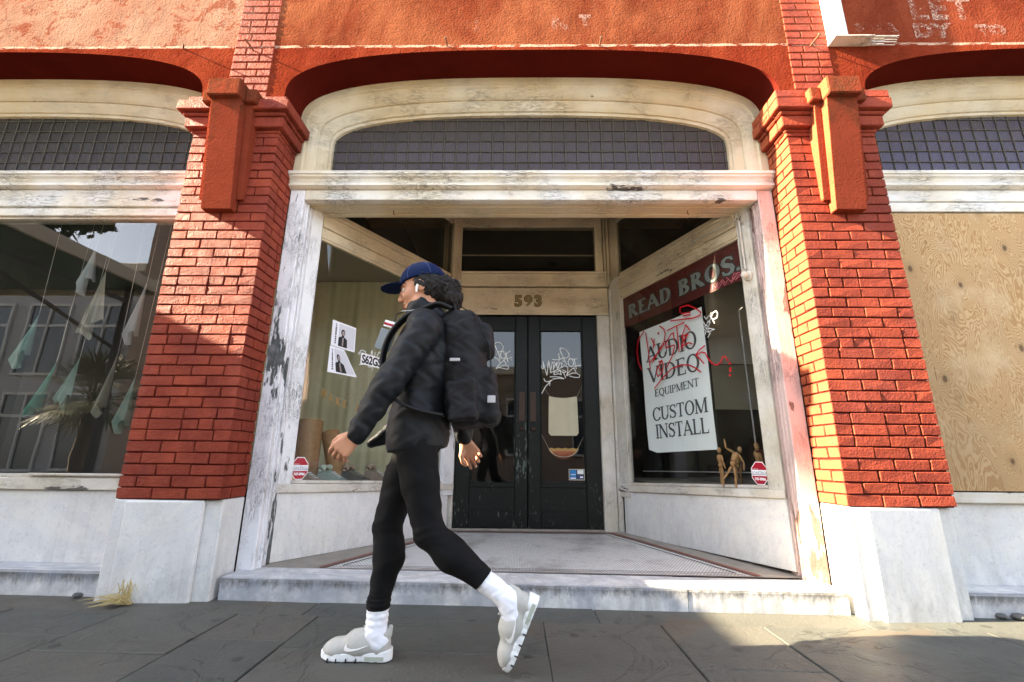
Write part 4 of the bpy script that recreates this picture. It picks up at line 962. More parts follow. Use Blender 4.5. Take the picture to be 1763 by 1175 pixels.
TW = group_part('transom_window', BLD, 'dark transom window over the double door'); each('rail', b, M['tan'], TW)
b = MB()
for x0, x1, y0 in ((-.845, -.815, -.05), (-.81, -.785, -.08), (-.782, -.757, -.045), (.935, .957, -.045), (.961, .985, -.08), (.989, 1.03, -.05)): b.box(x0, x1, YD + y0, YD + .1, 2.63, 3.50, .006)
each('corner_post', b, M['tanz'], TW)
b = MB(); b.face([(-.68, YD + .03, 2.79), (.85, YD + .03, 2.79), (.85, YD + .03, 3.37), (-.68, YD + .03, 3.37)]); obj('pane', b, M['glassd'], TW)
b = MB(); b.box(-.67, .844, YD + .06, YD + .075, 3.03, 3.042, .002); obj('glazing_bar', b, M['tan'], TW)
nb = text_mesh('593', .172, lambda x, y: (-.052 + x, YD - .0225, 2.400 + y), .004, 1.25); 
nums = MB(); nums.v = nb.v + [(p[0], p[1] + .02, p[2]) for p in nb.v]; k = len(nb.v); nums.f = nb.f
def relief(nb, d):
    """give flat lettering a real thickness d towards the back (+y)"""
    o = MB(); o.v = list(nb.v) + [(p[0], p[1] + d, p[2]) for p in nb.v]; n = len(nb.v); o.f = list(nb.f)
    cnt = {}
    for f in nb.f:
        for a, c in zip(f, f[1:] + f[:1]): cnt[(a, c)] = cnt.get((a, c), 0) + 1
    for (a, c) in cnt:
        if (c, a) not in cnt: o.f.append((a, c, c + n, a + n))
    return o
nb.v = [(p[0], p[1] - .006, p[2]) for p in nb.v]
obj('house_number', relief(nb, .007), M['gold'], BLD, label='brass numerals 593 over the double door')
nb2 = text_mesh('593', .172, lambda x, y: (-.052 + x, YD - .0215, 2.400 + y), .010, 1.25); obj('numeral_shadow_line', nb2, M['black'], DH)
def leaf_door(x0, x1, g0, g1, lab, tag_, plate):
    b = MB(); y0, y1 = YD + .012, YD + .055
    b.box(x0, g0, y0, y1, .143, 2.292, .005); b.box(g1, x1, y0, y1, .143, 2.292, .005)
    b.box(g0 + .0005, g1 - .0005, y0, y1, 2.130, 2.292, .005); b.box(g0 + .0005, g1 - .0005, y0, y1, .143, .300, .005); b.box(g0 + .0005, g1 - .0005, y0, y1, .52, .568, .005)
    b.box(g0, g1, y0 + .014, y1 - .004, .29, .53, .002)
    b.box(g0 + .0004, g0 + .014, y0 + .006, y1, .568, 2.13, .004); b.box(g1 - .014, g1 - .0004, y0 + .006, y1, .568, 2.13, .004)
    d = obj('door', b, M['door'], BLD, label=lab)
    b = MB(); b.face([(g0, YD + .04, .56), (g1, YD + .04, .56), (g1, YD + .04, 2.14), (g0, YD + .04, 2.14)]); obj('pane', b, M['glass'], d)
    b = MB(); b.box(plate, plate + .062, YD + .006, YD + .0115, 1.17, 1.47, .002); b.lathe([(.001, 0), (.02, 0), (.022, .01), (.012, .02), (.001, .022)], (0, 0, 0), 12)
    b.v = b.v[:24] + [(plate + .031 + p[0], YD + .006 - p[2], 1.09 + p[1]) for p in b.v[24:]]
    obj('push_plate', b, M['brass'], d)
    for t, nm in tag_:
        b = MB(); st = STROKES[t]
        for s_ in st:
            xs = [p[0] for p in s_]; zs = [p[1] for p in s_]
            b.fill2d(lambda X, Y: d_poly(X, Y, s_, .0085), min(xs) - .02, max(xs) + .02, min(zs) - .02, max(zs) + .02, .0042, lambda x, y: (-.64 + x, YD + .036 - .0004 * st.index(s_), y))
        obj('graffiti_tag', b, M['gpaint'], d)
    return d
DRL = leaf_door(.098, .829, .225, .677, 'right leaf of the black green double door, cloth hanging behind its glass', [('door_tag', 0)], .118)
DLL = leaf_door(-.639, .092, -.487, -.035, 'left leaf of the black green double door behind the walker', [('door_tag_small', 0)], .004)
b = MB(); b.box(-.752, .965, YD - .02, YD + .1, .06, .139, .004); obj('threshold', b, M['cement'], JB)

# ---- closed dark rooms behind the glass
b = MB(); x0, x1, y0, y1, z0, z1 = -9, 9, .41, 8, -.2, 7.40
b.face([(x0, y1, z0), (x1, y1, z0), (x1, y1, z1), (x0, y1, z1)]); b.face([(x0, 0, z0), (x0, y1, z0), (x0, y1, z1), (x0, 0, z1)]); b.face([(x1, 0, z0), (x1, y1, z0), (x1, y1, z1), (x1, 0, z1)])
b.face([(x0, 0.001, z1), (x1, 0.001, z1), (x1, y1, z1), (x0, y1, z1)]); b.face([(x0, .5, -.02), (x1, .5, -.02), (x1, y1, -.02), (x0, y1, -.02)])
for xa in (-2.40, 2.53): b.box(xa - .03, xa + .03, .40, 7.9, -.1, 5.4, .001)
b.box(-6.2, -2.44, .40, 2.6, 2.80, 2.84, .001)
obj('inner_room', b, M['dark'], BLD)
b = MB(); b.box(-1.80, 1.95, .52, YD + .3, 3.50, 3.56, .002); obj('vestibule_ceiling', b, M['tan'], BLD)
b = MB()
for pts in ([(-2.36, .40), (-1.67, .40), (-.62, 1.92), (-.62, 2.6), (-2.36, 2.6)], [(2.49, .40), (1.80, .40), (1.03, 1.92), (1.03, 2.6), (2.49, 2.6)]):
    for z in (.585, .603): b.face([(x, y, z) for x, y in pts])
    b.face([(x, y, 2.735) for x, y in pts])
each('display_deck', b, M['room'], BLD)
b = MB()
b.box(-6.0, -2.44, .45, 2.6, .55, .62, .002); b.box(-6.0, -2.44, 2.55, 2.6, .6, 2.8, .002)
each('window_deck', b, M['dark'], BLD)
# display backs
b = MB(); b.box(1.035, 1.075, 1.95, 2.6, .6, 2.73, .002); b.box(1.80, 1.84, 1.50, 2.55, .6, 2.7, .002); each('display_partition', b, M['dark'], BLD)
setp(obj('display_board', MB().box(1.842, 2.44, 1.60, 1.62, 1.715, 2.62, .002), M['board']), 'pale beige board standing behind the right display window, upper one', 'board', 'boards in the right display')
setp(obj('display_board', MB().box(1.844, 2.44, 1.64, 1.66, 1.275, 1.712, .002), M['board2']), 'dull brown board under the pale one behind the right display window', 'board', 'boards in the right display')

# ---- tiled floor of the recess and the marble step
def fz(x, y): return .0985 - .0091 * x * max(0, 1 - y / 1.4) + .0165 * y
def sheet(pts, dz, n=14):
    """quad pts (front-left, front-right, back-right, back-left) laid on the sloping floor"""
    q = MB(); (a, c, d, e) = [Vector((*p, 0)) for p in pts]; rows = []
    for i in range(n + 1):
        l, r_ = a.lerp(e, i / n), c.lerp(d, i / n); rows.append([(*(l.lerp(r_, j / n)).xy, 0) for j in range(n + 1)])
    rows = [[(p[0], p[1], fz(p[0], p[1]) + dz) for p in r] for r in rows]; q.grid(rows); return q
VF = obj('vestibule_floor', sheet([(-1.75, .34), (1.90, .34), (1.05, 2.0), (-.75, 2.0)], 0), M['cement'], kind='structure')
obj('mosaic', sheet([(-1.215, .347), (1.475, .347), (.835, 1.74), (-.590, 1.74)], .003), M['mosaic'], VF)
def strip(p, q, w, mat, nm, dz=.006):
    p, q = Vector(p), Vector(q); d = (q - p).normalized(); o = Vector((-d.y, d.x)) * w / 2
    return obj(nm, sheet([tuple(p - o), tuple(p + o), tuple(q + o), tuple(q - o)], dz, 10), mat, VF)
strip((1.515, .352), (.872, 1.775), .046, M['redband'], 'border_band'); strip((-1.255, .352), (-.628, 1.775), .046, M['redband'], 'border_band')
strip((1.395, .405), (.792, 1.705), .013, M['blackband'], 'border_line'); strip((-1.135, .405), (-.545, 1.705), .013, M['blackband'], 'border_line')
strip((-1.13, .408), (1.40, .408), .007, M['blackband'], 'border_line', .0065); strip((-1.2, .372), (1.5, .372), .006, M['redband'], 'border_line', .0065); strip((-.55, 1.705), (.795, 1.705), .011, M['blackband'], 'border_line', .0065); strip((-.62, 1.762), (.86, 1.762), .03, M['redband'], 'border_band', .0065)
def stone(x0, x1, y0, y1, top, c=.013):
    q = MB(); prof = [(y1, -.14), (y0 + .004, -.14), (y0, top - c * 1.4), (y0 + c * .25, top - c * .5), (y0 + c * .8, top - c * .1), (y0 + c * 1.6, top), (y1, top)]
    n = 40; rows = []
    for i in range(n + 1):
        x = x0 + (x1 - x0) * i / n; w = [rnd.uniform(-.0018, .0018) * (1 if abs(z - top) < .03 else .0) for _, z in prof]
        rows.append([(x, y + w[k] * .15, z + (w[k] if 1 < k < 5 else 0) - .0091 * x) for k, (y, z) in enumerate(prof)])
    q.grid(rows); m = len(prof); q.f.append(tuple(range(m))); q.f.append(tuple(n * m + k for k in range(m))[::-1]); return q
ST = stone(-1.725, .966, .080, .342, .1005); s2 = stone(.970, 1.872, .082, .342, .0985); ST.add(s2.v, s2.f)
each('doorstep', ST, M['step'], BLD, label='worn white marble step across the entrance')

# ---- sign band, poster, scrawls on the right display glass
def ribbon(names, T, d, w, mat, nm, par, h=.0035):
    mb = MB(); st = STROKES[names]
    for i, s_ in enumerate(st):
        xs = [p[0] for p in s_]; zs = [p[1] for p in s_]
        mb.fill2d(lambda X, Y: d_poly(X, Y, s_, w), min(xs) - .02, max(xs) + .02, min(zs) - .02, max(zs) + .02, h, lambda x, y: T(x, y, d + .00025 * i))
    return each(nm, mb, mat, par)[0] if False else obj(nm, mb, mat, par)
ribbon('red_scrawl', QR, -.013, .0125, M['rpaint'], 'red_graffiti', DR); ribbon('red_dots', QR, -.013, .012, M['rpaint'], 'red_graffiti_dots', DR)
ribbon('white_scrawl', QR, -.012, .0065, M['wpaint'], 'white_graffiti', DR, .003); ribbon('pink_scrawl', QR, -.012, .0042, M['ppaint'], 'pink_graffiti', DR, .0022)
for k_, s_ in enumerate(list(STROKES['grey_scrawl'])):
    STROKES['one'] = [s_]; ribbon('one', QL, -.0135, .006, M['gpaint'], 'grey_graffiti', DL, .003)
b = MB(); rows = []
for i in range(21):
    s = 1.452 - i * (1.452 - .055) / 20; zb = 2.112 + (2.149 - 2.112) * i / 20
    rows.append([QR(s, zb + (2.50 - .02 - zb) * j / 4, -.021) for j in range(5)])
b.grid(rows); obj('sign_band', b, M['maroon'], DR)
def qtext(txt, s0, z0, s1, z1, hgt0, hgt1, d, mat, nm, par, t, hh, grow=0.0, sf=1.0, cyl=None):
    """letters from s0 to s1 on a baseline from z0 to z1 with their height running from hgt0 to hgt1"""
    Wd = abs(s1 - s0); mb = MB(); sg = 1 if s1 > s0 else -1
    def T(x, y):
        f = x / Wd; return QR(s0 + sg * x, z0 + (z1 - z0) * f + y * (hgt0 + (hgt1 - hgt0) * f) / hgt0, d + (cyl(s0 + sg * x, z0 + (z1 - z0) * f + y) if cyl else 0))
    serif_text(mb, txt, T, hgt0, Wd, t, hh, hgt0 / 30, grow, sf); return obj(nm, mb, mat, par)
qtext('READ BROS.', 1.382, 2.190, .062, 2.236, .142, .150, -.0180, M['silver'], 'sign_lettering', DR, .24, .12)
qtext('READ BROS.', 1.382, 2.190, .062, 2.236, .142, .150, -.0195, M['black'], 'sign_outline', DR, .24, .12, .055)
curl = lambda s, z: .004 * math.sin(s * 9 + z * 2) + .003 * math.sin(z * 7)
PO = thing('paper_poster', 'tall white paper sign reading AUDIO VIDEO EQUIPMENT CUSTOM INSTALL behind the right display glass', 'poster', QR(.85, .87, -.03))
b = MB(); rows = []
for i in range(25):
    f = i / 24; r = []
    for j in range(37):
        g = j / 36
        s = (1.222 + (1.247 - 1.222) * g) + ((.468 - 1.222) + ((.480 - .468) - (1.247 - 1.222)) * g) * f; z = (.858 + (.880 - .858) * f) + ((2.018 - .858) + (.036 - .022) * f) * g
        if g < .08 and f < .12: z += (.12 - f) * (.08 - g) * 3.2
        r.append(QR(s, z, -.036 + curl(s, z)))
    rows.append(r)
b.grid(rows); obj('sheet', b, M['sign'], PO, smooth=True)
for txt, s0, z0, s1, z1, h0, h1 in (('AUDIO', 1.175, 1.700, .560, 1.725, .142, .150), ('VIDEO', 1.170, 1.498, .553, 1.525, .142, .150), ('EQUIPMENT', 1.098, 1.362, .580, 1.396, .066, .068), ('CUSTOM', 1.142, 1.142, .512, 1.176, .116, .118), ('INSTALL', 1.118, .985, .520, 1.010, .122, .124)):
    qtext(txt, s0, z0, s1, z1, h0, h1, -.0332, M['grey'], 'printed_word', PO, .14, .055, .012, 1.0, lambda s, z: curl(s, z))
# rod and line inside
setp(obj('curtain_rod', MB().tube([QR(.298, 2.0, -.25), QR(.285, .70, -.24)], .006, 6).tube([QR(.30, 2.0, -.25), QR(.26, 2.02, -.25)], .006, 6), M['steel']), 'thin grey upright rod inside the right display window', 'rod')
setp(obj('shelf_rail', MB().tube([QR(1.50, .690, -.2), QR(.14, .715, -.2)], .004, 6), M['steel']), 'thin pale level rail low behind the right display glass', 'rail')
# small round bell and its conduit on the frame
AL = thing('alarm_bell', 'small whitewashed alarm bell on a conduit beside the sign band', 'alarm', QR(-.012, 2.12, .03))
b = MB(); b.tube([QR(.55, 2.628, .030), QR(.1, 2.632, .030), QR(.012, 2.628, .030), QR(.004, 2.60, .030), QR(.0, 2.20, .030)], .0075, 8); b.tube([QR(.030, 2.60, .026), QR(.026, 2.22, .026)], .005, 8); obj('conduit', b, M['dirty'], AL)
b = MB(); b.lathe([(.001, 0), (.038, .0), (.040, .012), (.034, .022), (.012, .026), (.012, .04), (.022, .044), (.024, .058), (.016, .066), (.001, .068)], (0, 0, 0), 18); nx = Vector((-.889, -.457, 0)); ux = Vector((-.457, .889, 0))
b.v = [tuple(Vector(QR(-.008, 2.145, .012)) + ux * p[0] + Vector((0, 0, p[1])) + nx * p[2]) for p in b.v]; obj('bell', b, M['dirty'], AL, smooth=False)

# ---- security stickers
def sticker(T, s, z, flip, lab, R_=.078, d=-.0125):
    t = thing('security_sticker', lab, 'sticker', T(s, z, d), 'octagonal security stickers'); sg = -1 if flip else 1
    P = lambda dd: (lambda x, y: T(s + sg * x, z + y, d + dd))
    o8 = lambda r: [(r * .82 * math.cos(math.pi / 8 + k * math.pi / 4) / .924, r * math.sin(math.pi / 8 + k * math.pi / 4) / .924) for k in range(8)]
    b = MB(); b.face([P(0)(*p) for p in o8(R_)]); obj('border', b, M['stwhite'], t)
    b = MB(); b.face([P(.0004)(*p) for p in o8(R_ * .93)]); obj('red_face', b, M['stred'], t)
    w = R_ * .80; b = MB(); b.face([P(.0008)(-w, -.018), P(.0008)(w, -.018), P(.0008)(w, .022), P(.0008)(-w, .022)]); obj('white_band', b, M['stwhite'], t)
    tx = text_mesh('SONITROL', .026, lambda x, y: P(.0014)(x, -.006 + y), 0, 1, .95, 'CENTER')
    b = MB(); b.v = tx.v; b.f = tx.f; b.face([P(.0014)(-w, -.0115), P(.0014)(w, -.0115), P(.0014)(w, -.0085), P(.0014)(-w, -.0085)]); obj('name_lettering', b, M['navy'], t)
    tx = text_mesh('747-0966', .024, lambda x, y: P(.0014)(x, -.047 + y), .0012, 1, .9, 'CENTER'); t2 = text_mesh('SECURED BY', .0095, lambda x, y: P(.0014)(-w * .95 + x, .025 + y), 0, 1, 1, 'LEFT'); obj('caption_lettering', t2, M['stwhite'], t)
    obj('number_lettering', tx, M['stwhite'], t)
sticker(QL, .113, .717, False, 'red octagonal security sticker low in the left display window')
sticker(QR, .117, .714, True, 'red octagonal security sticker low in the right display window')
# ---- sticker S62GS and two flyers
t = thing('plate_sticker', 'white sticker reading S62GS on the left display glass', 'sticker', QL(.65, 1.55, -.012))
b = MB(); b.face([QL(.537, 1.553, -.0125), QL(.768, 1.545, -.0125), QL(.766, 1.636, -.0125), QL(.538, 1.649, -.0125)]); obj('plate', b, M['stwhite'], t)
obj('plate_lettering', text_mesh('S62GS', .098, lambda x, y: QL(.547 + x, 1.566 + y - .035 * x, -.0118), .0035, .95, .80), M['black'], t)
def flyer(q, lab, bend):
    t = thing('paper_flyer', lab, 'flyer', QL(*q[3], -.0125), 'flyers taped to the left display glass')
    def P(u, v, dd=0.0):
        a = Vector(q[0]).lerp(Vector(q[1]), u); c = Vector(q[3]).lerp(Vector(q[2]), u); p = c.lerp(a, v)
        lift = bend * max(0, u - .45) ** 2 * .25 * (v if bend > 0 else 0)
        return QL(p.x, p.y, -.0125 + dd + lift)
    b = MB(); b.grid([[P(i / 12, j / 12) for j in range(13)] for i in range(13)]); obj('sheet', b, M['paper'], t)
    b = MB(); b.grid([[P(.28 + .68 * i / 6, .06 + .88 * j / 6, .0006) for j in range(7)] for i in range(7)]); obj('picture_ground', b, M['fgrey'], t)
    def bust(X, Y):
        D = d_conv(X, Y, [(.28, .06), (.66, .06), (.64, .38), (.54, .45), (.36, .45), (.28, .38)])
        return U(D, U(np.hypot((X - .46) / .085, (Y - .62) / .13) * .085 - .085, d_box(X, Y, .41, .51, .40, .56)))
    b = MB(); b.fill2d(bust, .26, .70, .06, .84, .012, lambda x, y: P(x, y, .0012)); obj('figure_print', b, M['black'], t)
    b = MB(); b.fill2d(lambda X, Y: np.hypot((X - .47) / .06, (Y - .60) / .09) * .06 - .06, .38, .56, .48, .72, .010, lambda x, y: P(x, y, .0018)); b.fill2d(lambda X, Y: d_conv(X, Y, [(.43, .10), (.49, .10), (.50, .42), (.44, .42)]), .40, .54, .08, .44, .012, lambda x, y: P(x, y, .0018)); obj('face_print', b, M['fmid'], t)
    b = MB(); y = .12
    r2 = random.Random(5)
    while y < .9:
        h = r2.uniform(.03, .06); b.face([P(.13, y, .0012), P(.19, y, .0012), P(.19, y + h, .0012), P(.13, y + h, .0012)]); y += h + r2.choice([.012, .012, .03])
    obj('caption_print', b, M['black'], t)
M['fgrey'] = plain('print grey', (.60, .60, .64), .8, .05); M['fmid'] = plain('print mid grey', (.30, .25, .24), .8, .2)
flyer([(.243, 1.862), (.465, 1.843), (.471, 1.635), (.248, 1.653)], 'upper of two white flyers with a dark portrait on the left display glass', 0)
flyer([(.243, 1.649), (.372, 1.638), (.516, 1.433), (.243, 1.439)], 'lower of the two white flyers, its corner torn away', 0)

# ---- contents of the left display
cu = MB(); rows = []
for i in range(150):
    f = i / 149; x = -2.32 + 1.62 * f; a = .005 * math.sin(f * 71) + .008 * math.sin(f * 29 + 1) + .003 * math.sin(f * 113)
    rows.append([(x, 2.02 + a * (.5 + .5 * (1 - j / 10)) , .605 + 2.12 * j / 10) for j in range(11)])
cu.grid(rows); setp(obj('curtain', cu, M['curtain'], smooth=True), 'pleated olive curtain at the back of the left display window', 'curtain')
cu = MB(); cu.grid([[(-2.33 + .015 * math.sin(i * 1.1), .5 + 1.5 * i / 60, .605 + 2.1 * j / 6) for j in range(7)] for i in range(61)]); setp(obj('side_curtain', cu, M['curtain'], smooth=True), 'olive curtain along the left side of the left display window', 'curtain')
def roll(b0, t0, r, lab):
    t = thing('matting_roll', lab, 'roll', b0, 'rolls of brown matting'); b0, t0 = Vector(b0), Vector(t0); m = MB(); n = 30
    ax = (t0 - b0).normalized(); e1 = ax.orthogonal().normalized(); e2 = ax.cross(e1); rows = []
    for k in range(n + 1):
        for q in (0, 1):
            rr = r * (1 + (.0 if q == 0 else .035)); p = b0.lerp(t0, min(1, (k + .5 * q) / n)); rows.append([p + rr * (math.cos(2 * math.pi * i / 16) * e1 + math.sin(2 * math.pi * i / 16) * e2) for i in range(16)])
    m.grid(rows, closed_v=True); obj('woven_side', m, M['mat'], t, smooth=True)
    m = MB(); sp = [t0 + ax * .002 + (r * .98 * a / 60) * (math.cos(a * .5) * e1 + math.sin(a * .5) * e2) for a in range(4, 61)]; m.tube(sp, .006, 5); m.add([t0 + r * (math.cos(2 * math.pi * i / 16) * e1 + math.sin(2 * math.pi * i / 16) * e2) for i in range(16)], [tuple(range(16))]); obj('coiled_end', m, M['straw'], t)
roll((-1.735, 1.02, .605), (-1.745, 1.05, 1.09), .098, 'upright roll of brown matting in the left corner of the left display')
roll((-1.47, 1.08, .605), (-1.60, 1.12, 1.0), .072, 'thinner leaning roll of brown matting beside the upright one')
def phone(s, off, body, hand, lab):
    c = Vector(TL((s, off, .604))); c.z = .604
    t = thing('desk_telephone', lab, 'telephone', c, 'old desk telephones in a row'); fx = (Vector((.565, .825, 0)) * .62 + Vector((.825, -.565, 0)) * .8).normalized(); fy = Vector((-fx.y, fx.x, 0))
    W = lambda x, y, z: c + fx * x + fy * y + Vector((0, 0, z))
    m = MB(); prof = [(-.085, 0), (.105, 0), (.108, .018), (.075, .036), (.0, .085), (-.03, .092), (-.075, .080), (-.088, .03)]
    rows = [[W(x, y, z * (1 - .1 * abs(y / .09) ** 4)) for x, z in prof] for y in (-.088, -.082, -.04, 0, .04, .082, .088)]
    m.grid(rows, closed_v=True); m.f.append(tuple(range(8))); m.f.append(tuple(48 + k for k in range(8))[::-1]); bd = obj('body', m, M[body], t)
    m = MB(); pts = [W(-.045, y, .098 + .022 * (1 - (y / .11) ** 2)) for y in lin(-.11, .11, 13)]; m.tube(pts, [.016, .026, .028, .022, .015, .013, .013, .013, .015, .022, .028, .026, .016], 10); obj('handset', m, M[hand], t, smooth=True)
    m = MB()
    for i in range(3):
        for j in range(4):
            x = .018 + j * .018; z = .0735 - j * .0118; m.box(-.006, .006, -.006, .006, 0, .005, .001, lambda p: W(x + p[0], (i - 1) * .022 + p[1], z + p[2] + .001))
    obj('keypad', m, M['stwhite' if body != 'phonek' else 'clothw'], t)
phone(.255, -.15, 'phoneb', 'phonet', 'brown desk telephone beside the octagonal sticker, first of the row')
phone(.470, -.16, 'phoneg', 'phoneh', 'sea green desk telephone with a mint handset')
phone(.690, -.17, 'phonek', 'phonet', 'charcoal desk telephone with a beige handset')
phone(.915, -.17, 'phoneb', 'phonet', 'brown desk telephone next to the maroon one')
phone(1.14, -.18, 'phoner', 'phoner', 'maroon desk telephone half hidden behind the walker')
G = thing('letter_garland', 'string of small straw coloured letters hanging in the left display', 'garland', QL(.2, 1.45, -.25))
gp = [(-.05, 1.60), (.171, 1.476), (.343, 1.350), (.512, 1.285), (.75, 1.245), (.95, 1.25), (1.15, 1.30)]
m = MB(); m.tube([QL(s, z, -.25) for s, z in gp], .0015, 4); m.tube([QL(s, z + .05 + .04 * k, -.26) for k, (s, z) in enumerate(gp)], .001, 4); obj('string', m, M['cord'], G)
k = 0
for s, z, ch in ((.36, 1.345, 'M'), (.43, 1.318, 'A'), (.50, 1.292, 'K'), (.57, 1.276, 'E'), (.70, 1.254, 'A'), (.77, 1.245, 'R'), (.84, 1.243, 'T')):
    nb = text_mesh(ch, .085, lambda x, y: QL(s + x, z - .07 + y, -.248), .004, 1, .75); obj('letter', nb, M['straw'], G)
setp(obj('dark_pennant', MB().box(0, 1, 0, 1, 0, 1, .001, lambda p: QL(.03 + .10 * p[0] * (1 - abs(p[2] - .35)), 1.13 + .30 * p[2], -.30 - .004 * p[1])), M['black']), 'small dark hanging pennant at the left edge of the left display', 'pennant')

# ---- cloths hung in the left shop window
def hang(x0, z0, xa, za, xb, zb, mat, lab, y=.50, seed=0):
    xm = (xa + xb) / 2; xa, xb = xm + (xa - xm) * .82, xm + (xb - xm) * .82
    rr = random.Random(seed); t = thing('hanging_cloth', lab, 'cloth', (x0, y, z0), 'cloths hung by a corner in the left shop window'); m = MB(); nu, nv = 18, 22; rows = []; ph = rr.uniform(0, 6)
    for i in range(nu + 1):
        u = i / nu; r = []
        for j in range(nv + 1):
            v = j / nv; zz = za + (zb - za) * u + .05 * math.sin(u * 6.28 * 1.5 + ph) * (1 if u not in (0, 1) else .4) - .06 * math.sin(math.pi * u)
            x = x0 + (xa + (xb - xa) * u - x0) * v ** 1.15; z = z0 + (zz - z0) * v
            r.append((x, y + .030 * v * math.sin(u * 15 + ph) + .015 * v * math.sin(u * 31), z))
        rows.append(r)
    m.grid(rows); obj('drape', m, mat, t, smooth=True)
    m = MB(); m.tube([(x0, y, z0 - .01), (x0 + rr.uniform(-.03, .03), y, 2.70)], .0012, 4); obj('thread', m, M['cord'], t)
hang(-3.392, 2.415, -3.50, 2.09, -3.335, 2.14, M['clothw'], 'white lace handkerchief hung highest in the left shop window', .50, 1)
hang(-3.315, 2.24, -3.44, 1.72, -3.24, 1.80, M['clothy'], 'long ivory cloth hanging just below the lace handkerchief', .55, 2)
hang(-2.915, 2.13, -3.02, 1.70, -2.90, 1.72, M['clothw'], 'white striped cloth hanging near the right edge of the left shop window', .50, 3)
hang(-3.725, 1.86, -3.86, 1.49, -3.72, 1.58, M['clothg'], 'pale mint patterned cloth hanging at the far left', .52, 4)
hang(-3.510, 1.49, -3.66, 1.12, -3.53, 1.22, M['clothd'], 'deep green cloth hanging lowest in the left shop window', .54, 5)
hang(-3.358, 1.53, -3.47, 1.22, -3.36, 1.20, M['clothg'], 'blue green cloth beside the deep green one', .56, 6)
hang(-3.015, 1.55, -3.10, 1.13, -3.02, 1.20, M['clothy'], 'narrow greyish cloth hung before the palm reflection', .50, 7)
hang(-2.845, 1.37, -2.95, 1.05, -2.82, 1.04, M['clothg'], 'pale cloth partly hidden by the left brick pier', .50, 8)

# ---- behind the door glass
HB = thing('hanging_canvas', 'cream canvas panel hung by two cords behind the right door glass', 'cloth', (.46, 1.975, 1.03))
def canv(X, Y): return d_box(X, Y, -.155 + .012 * Y / .2, .155 - .012 * Y / .2, .0, .41) if False else np.maximum(np.abs(X) - (.156 - .02 * Y), np.maximum(-.0 - Y + .045 * np.maximum(0, np.abs(X) / .156 - .85) * 4, Y - .408 + .02 * np.cos(X / .15 * 1.5)))
m = MB(); m.fill2d(canv, -.19, .19, -.02, .43, .010, lambda x, y: (.464 + x, 1.975 + .004 * math.sin(x * 55) + .01 * math.cos(x * 10), 1.03 + y)); obj('panel', m, M['cream_cloth'], HB)
m = MB(); m.tube([(.325, 1.975, 1.437), (.262, 1.975, 1.53)], .0016, 4); m.tube([(.612, 1.975, 1.437), (.69, 1.975, 1.585)], .0016, 4); obj('cord', m, M['cord'], HB)
SL = thing('hanging_sling', 'terracotta half moon sling filled with straw hung below the canvas panel', 'sling', (.455, 1.975, .80))
m = MB(); rows = []
for i in range(25):
    u = -1 + i / 12; rows.append([(.455 + .148 * u, 1.975 + .05 * math.sin(math.pi * j / 8 - math.pi) * (1 - u * u) ** .5 - .02, .90 - (.105 * (1 - u * u) ** .7) * (j / 8 if j < 8 else 1)) for j in range(9)])
m.grid(rows); obj('sling_cloth', m, M['sling'], SL, smooth=True)
m = MB(); m.fill2d(lambda X, Y: np.maximum(Y - .004 * np.sin(X * 90), np.abs(X) * 0 - Y - .072 * np.sqrt(np.maximum(0, 1 - (X / .146) ** 2))), -.16, .16, -.1, .02, .008, lambda x, y: (.455 + x, 1.918 + .04 * abs(x), .903 + y)); obj('straw_filling', m, M['straw'], SL)
m = MB(); m.tube([(.307, 1.96, .903), (.235, 1.96, 1.045)], .002, 4); m.tube([(.603, 1.96, .903), (.678, 1.96, 1.045)], .002, 4); m.tube([(.307, 1.915, .903)] + [(.455 + .148 * u, 1.912, .902 - .085 * (1 - u * u) ** .6) for u in lin(-.95, .95, 14)] + [(.603, 1.915, .903)], .003, 5); obj('cord', m, M['cord'], SL)
t = thing('window_decal', 'small card decal with one blue and two small panels low on the right door glass', 'decal', (.585, YD + .036, .60)); zz = lambda x, y, d=0: (.506 + x * .157, YD + .037 - d, .595 + y * .106)
q4 = lambda x0, x1, y0, y1, d: [zz(x0, y0, d), zz(x1, y0, d), zz(x1, y1, d), zz(x0, y1, d)]
for nm, mt, r in (('backing', 'board', [(0, 1, 0, 1, 0)]), ('inner_field', 'black', [(.03, .97, .04, .96, .0005)]), ('blue_panel', 'blue', [(.07, .47, .08, .92, .001)]), ('grey_panel', 'gpaint', [(.53, .93, .54, .92, .001)]), ('navy_panel', 'navy', [(.53, .93, .08, .46, .001)]), ('white_line', 'stwhite', [(.12, .42, .47, .53, .0015), (.10, .44, .12, .22, .0015), (.6, .85, .68, .74, .0015), (.7, .9, .2, .34, .0015)])):
    b = MB()
    for a in r: b.face(q4(*a))
    obj(nm, b, M[mt], t)

